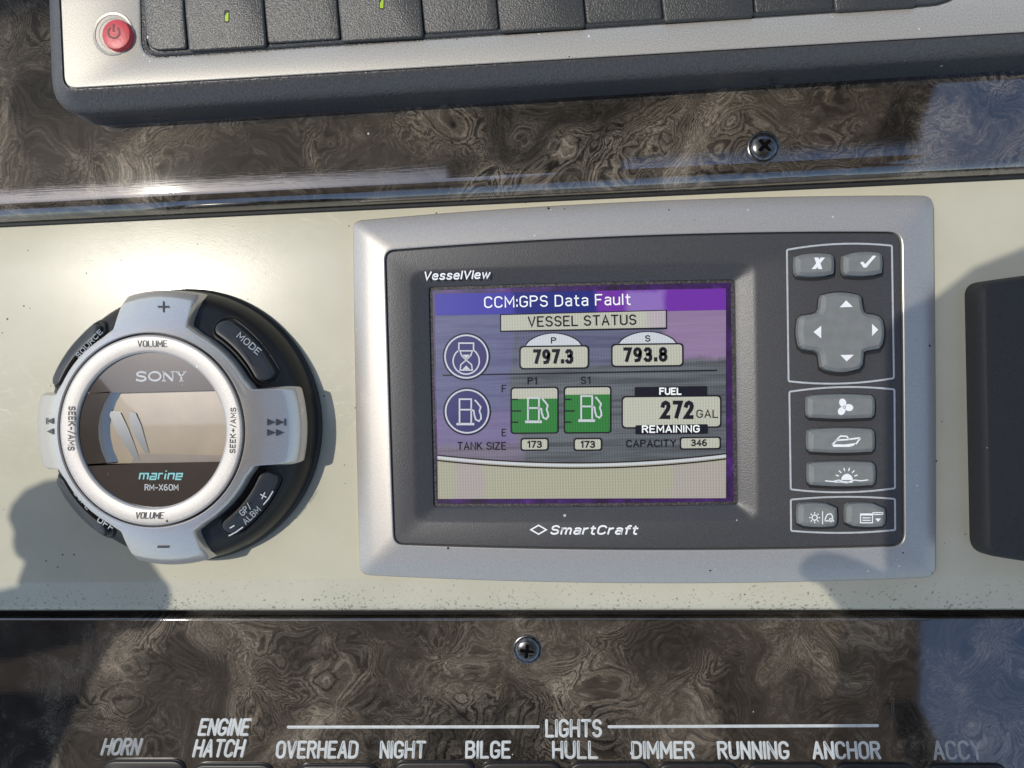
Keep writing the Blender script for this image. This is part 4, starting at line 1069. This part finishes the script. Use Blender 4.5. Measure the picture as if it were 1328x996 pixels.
slab('reflection_panel', [(-6500, OY0), (3020, OY0), (2951, -2286), (3406, -3567), (4200, -5200), (-6500, -5200)], top_z, 120, stand_in_roof_m, roof)
slab('reflection_panel', [(OX1, OY0 + 2), (3018, OY0 + 2), (3060, OY1 - 260), (OX1, OY1 - 260)], top_z, 120, stand_in_roof_m, roof)
def refl(x, y, h, z):
    p = P(x, y, h); k = (z - h) / (CAM.z - h); return (p.x + (p.x - CAM.x) * k, p.y + (p.y - CAM.y) * k)
def beam(pts, h):  # added dark slab, placed to be mirrored in the lacquer
    slab('reflection_slab', [refl(x, y, h, top_z - 60) for x, y in pts], top_z - 60, 50, reflection_slab_m, roof)  # dark slab added under the roof to be mirrored as a dark patch
beam([(-260, 802), (150, 802), (40, 1040), (-260, 1040)], LH)
beam([(480, 802), (822, 802), (822, 882), (985, 882), (1010, 1040), (478, 1040)], LH)
beam([(1128, 800), (1166, 800), (1250, 1040), (1205, 1040)], LH)
beam([(-200, -60), (1400, -60), (1330, 112), (985, 132), (985, 128), (-200, 200)], UH)
beam([(588, 152), (814, 141), (808, 300), (584, 300)], UH)
beam([(1172, 115), (1222, 112), (1180, 250), (1130, 250)], UH)
FZ = 1010.0
mesh_m = Mat('half_shade_mesh', (0.40, 0.34, 0.28), 0.8, spec=0.1)  # partly transparent, to lighten the shadow of the added flap
mt = mesh_m.node('ShaderNodeBsdfTransparent'); mx = mesh_m.node('ShaderNodeMixShader'); mx.inputs[0].default_value = 0.52
mesh_m.link(mesh_m.b.outputs[0], mx.inputs[1]); mesh_m.link(mt.outputs[0], mx.inputs[2])
mesh_m.link(mx.outputs[0], [n_ for n_ in mesh_m.t.nodes if n_.type == 'OUTPUT_MATERIAL'][0].inputs['Surface'])
dark_mesh_m = Mat('dark_shade_mesh', (0.05, 0.045, 0.04), 0.8, spec=0.1)
mt = dark_mesh_m.node('ShaderNodeBsdfTransparent'); mx = dark_mesh_m.node('ShaderNodeMixShader'); mx.inputs[0].default_value = 0.2
dark_mesh_m.link(dark_mesh_m.b.outputs[0], mx.inputs[1]); dark_mesh_m.link(mt.outputs[0], mx.inputs[2])
dark_mesh_m.link(mx.outputs[0], [n_ for n_ in dark_mesh_m.t.nodes if n_.type == 'OUTPUT_MATERIAL'][0].inputs['Surface'])
def flap(pts, zt, m):
    slab('shadow_flap', [(q.x, q.y) for q in [cast(x, y, zt, h) for x, y, h in pts]], zt, 14, m, roof)  # unseen flap added to cast the hand and phone shadows, cut to their outline
flap([(1045, 752, 8), (1038, 742, 8), (1041, 729, 9), (1052, 719, 12), (1068, 714, 13), (1091, 717, 12), (1115, 727, 11), (1149, 744, 8), (1148, 600, 20), (1149, 430, 20), (1165, 408, 18), (1215, 384, 0), (1262, 347, 0), (1330, 320, 0), (1700, 180, 0), (1700, 1150, 0), (1115, 1150, -14), (1085, 1000, -14), (1082, 900, -14), (1092, 806, -10), (1089, 791, -9), (1064, 759, 0), (1055, 755, 0)], FZ, mesh_m)
flap([(84, 620, 0), (58, 623, 0), (32, 635, 0), (15, 654, 0), (10, 671, 0), (18, 690, 0), (16, 705, 0), (20, 719, 0), (32, 729, 0), (20, 760, 0), (-60, 780, 0), (-400, 800, 0), (-400, 1300, 0), (20, 1200, -14), (40, 1060, -14), (57, 996, -14), (98, 905, -14), (145, 818, -14), (190, 812, -14), (204, 797, -9), (210, 775, -2), (210, 757, 0), (189, 726, 0), (166, 706, 0), (120, 650, 0)], FZ, dark_mesh_m)
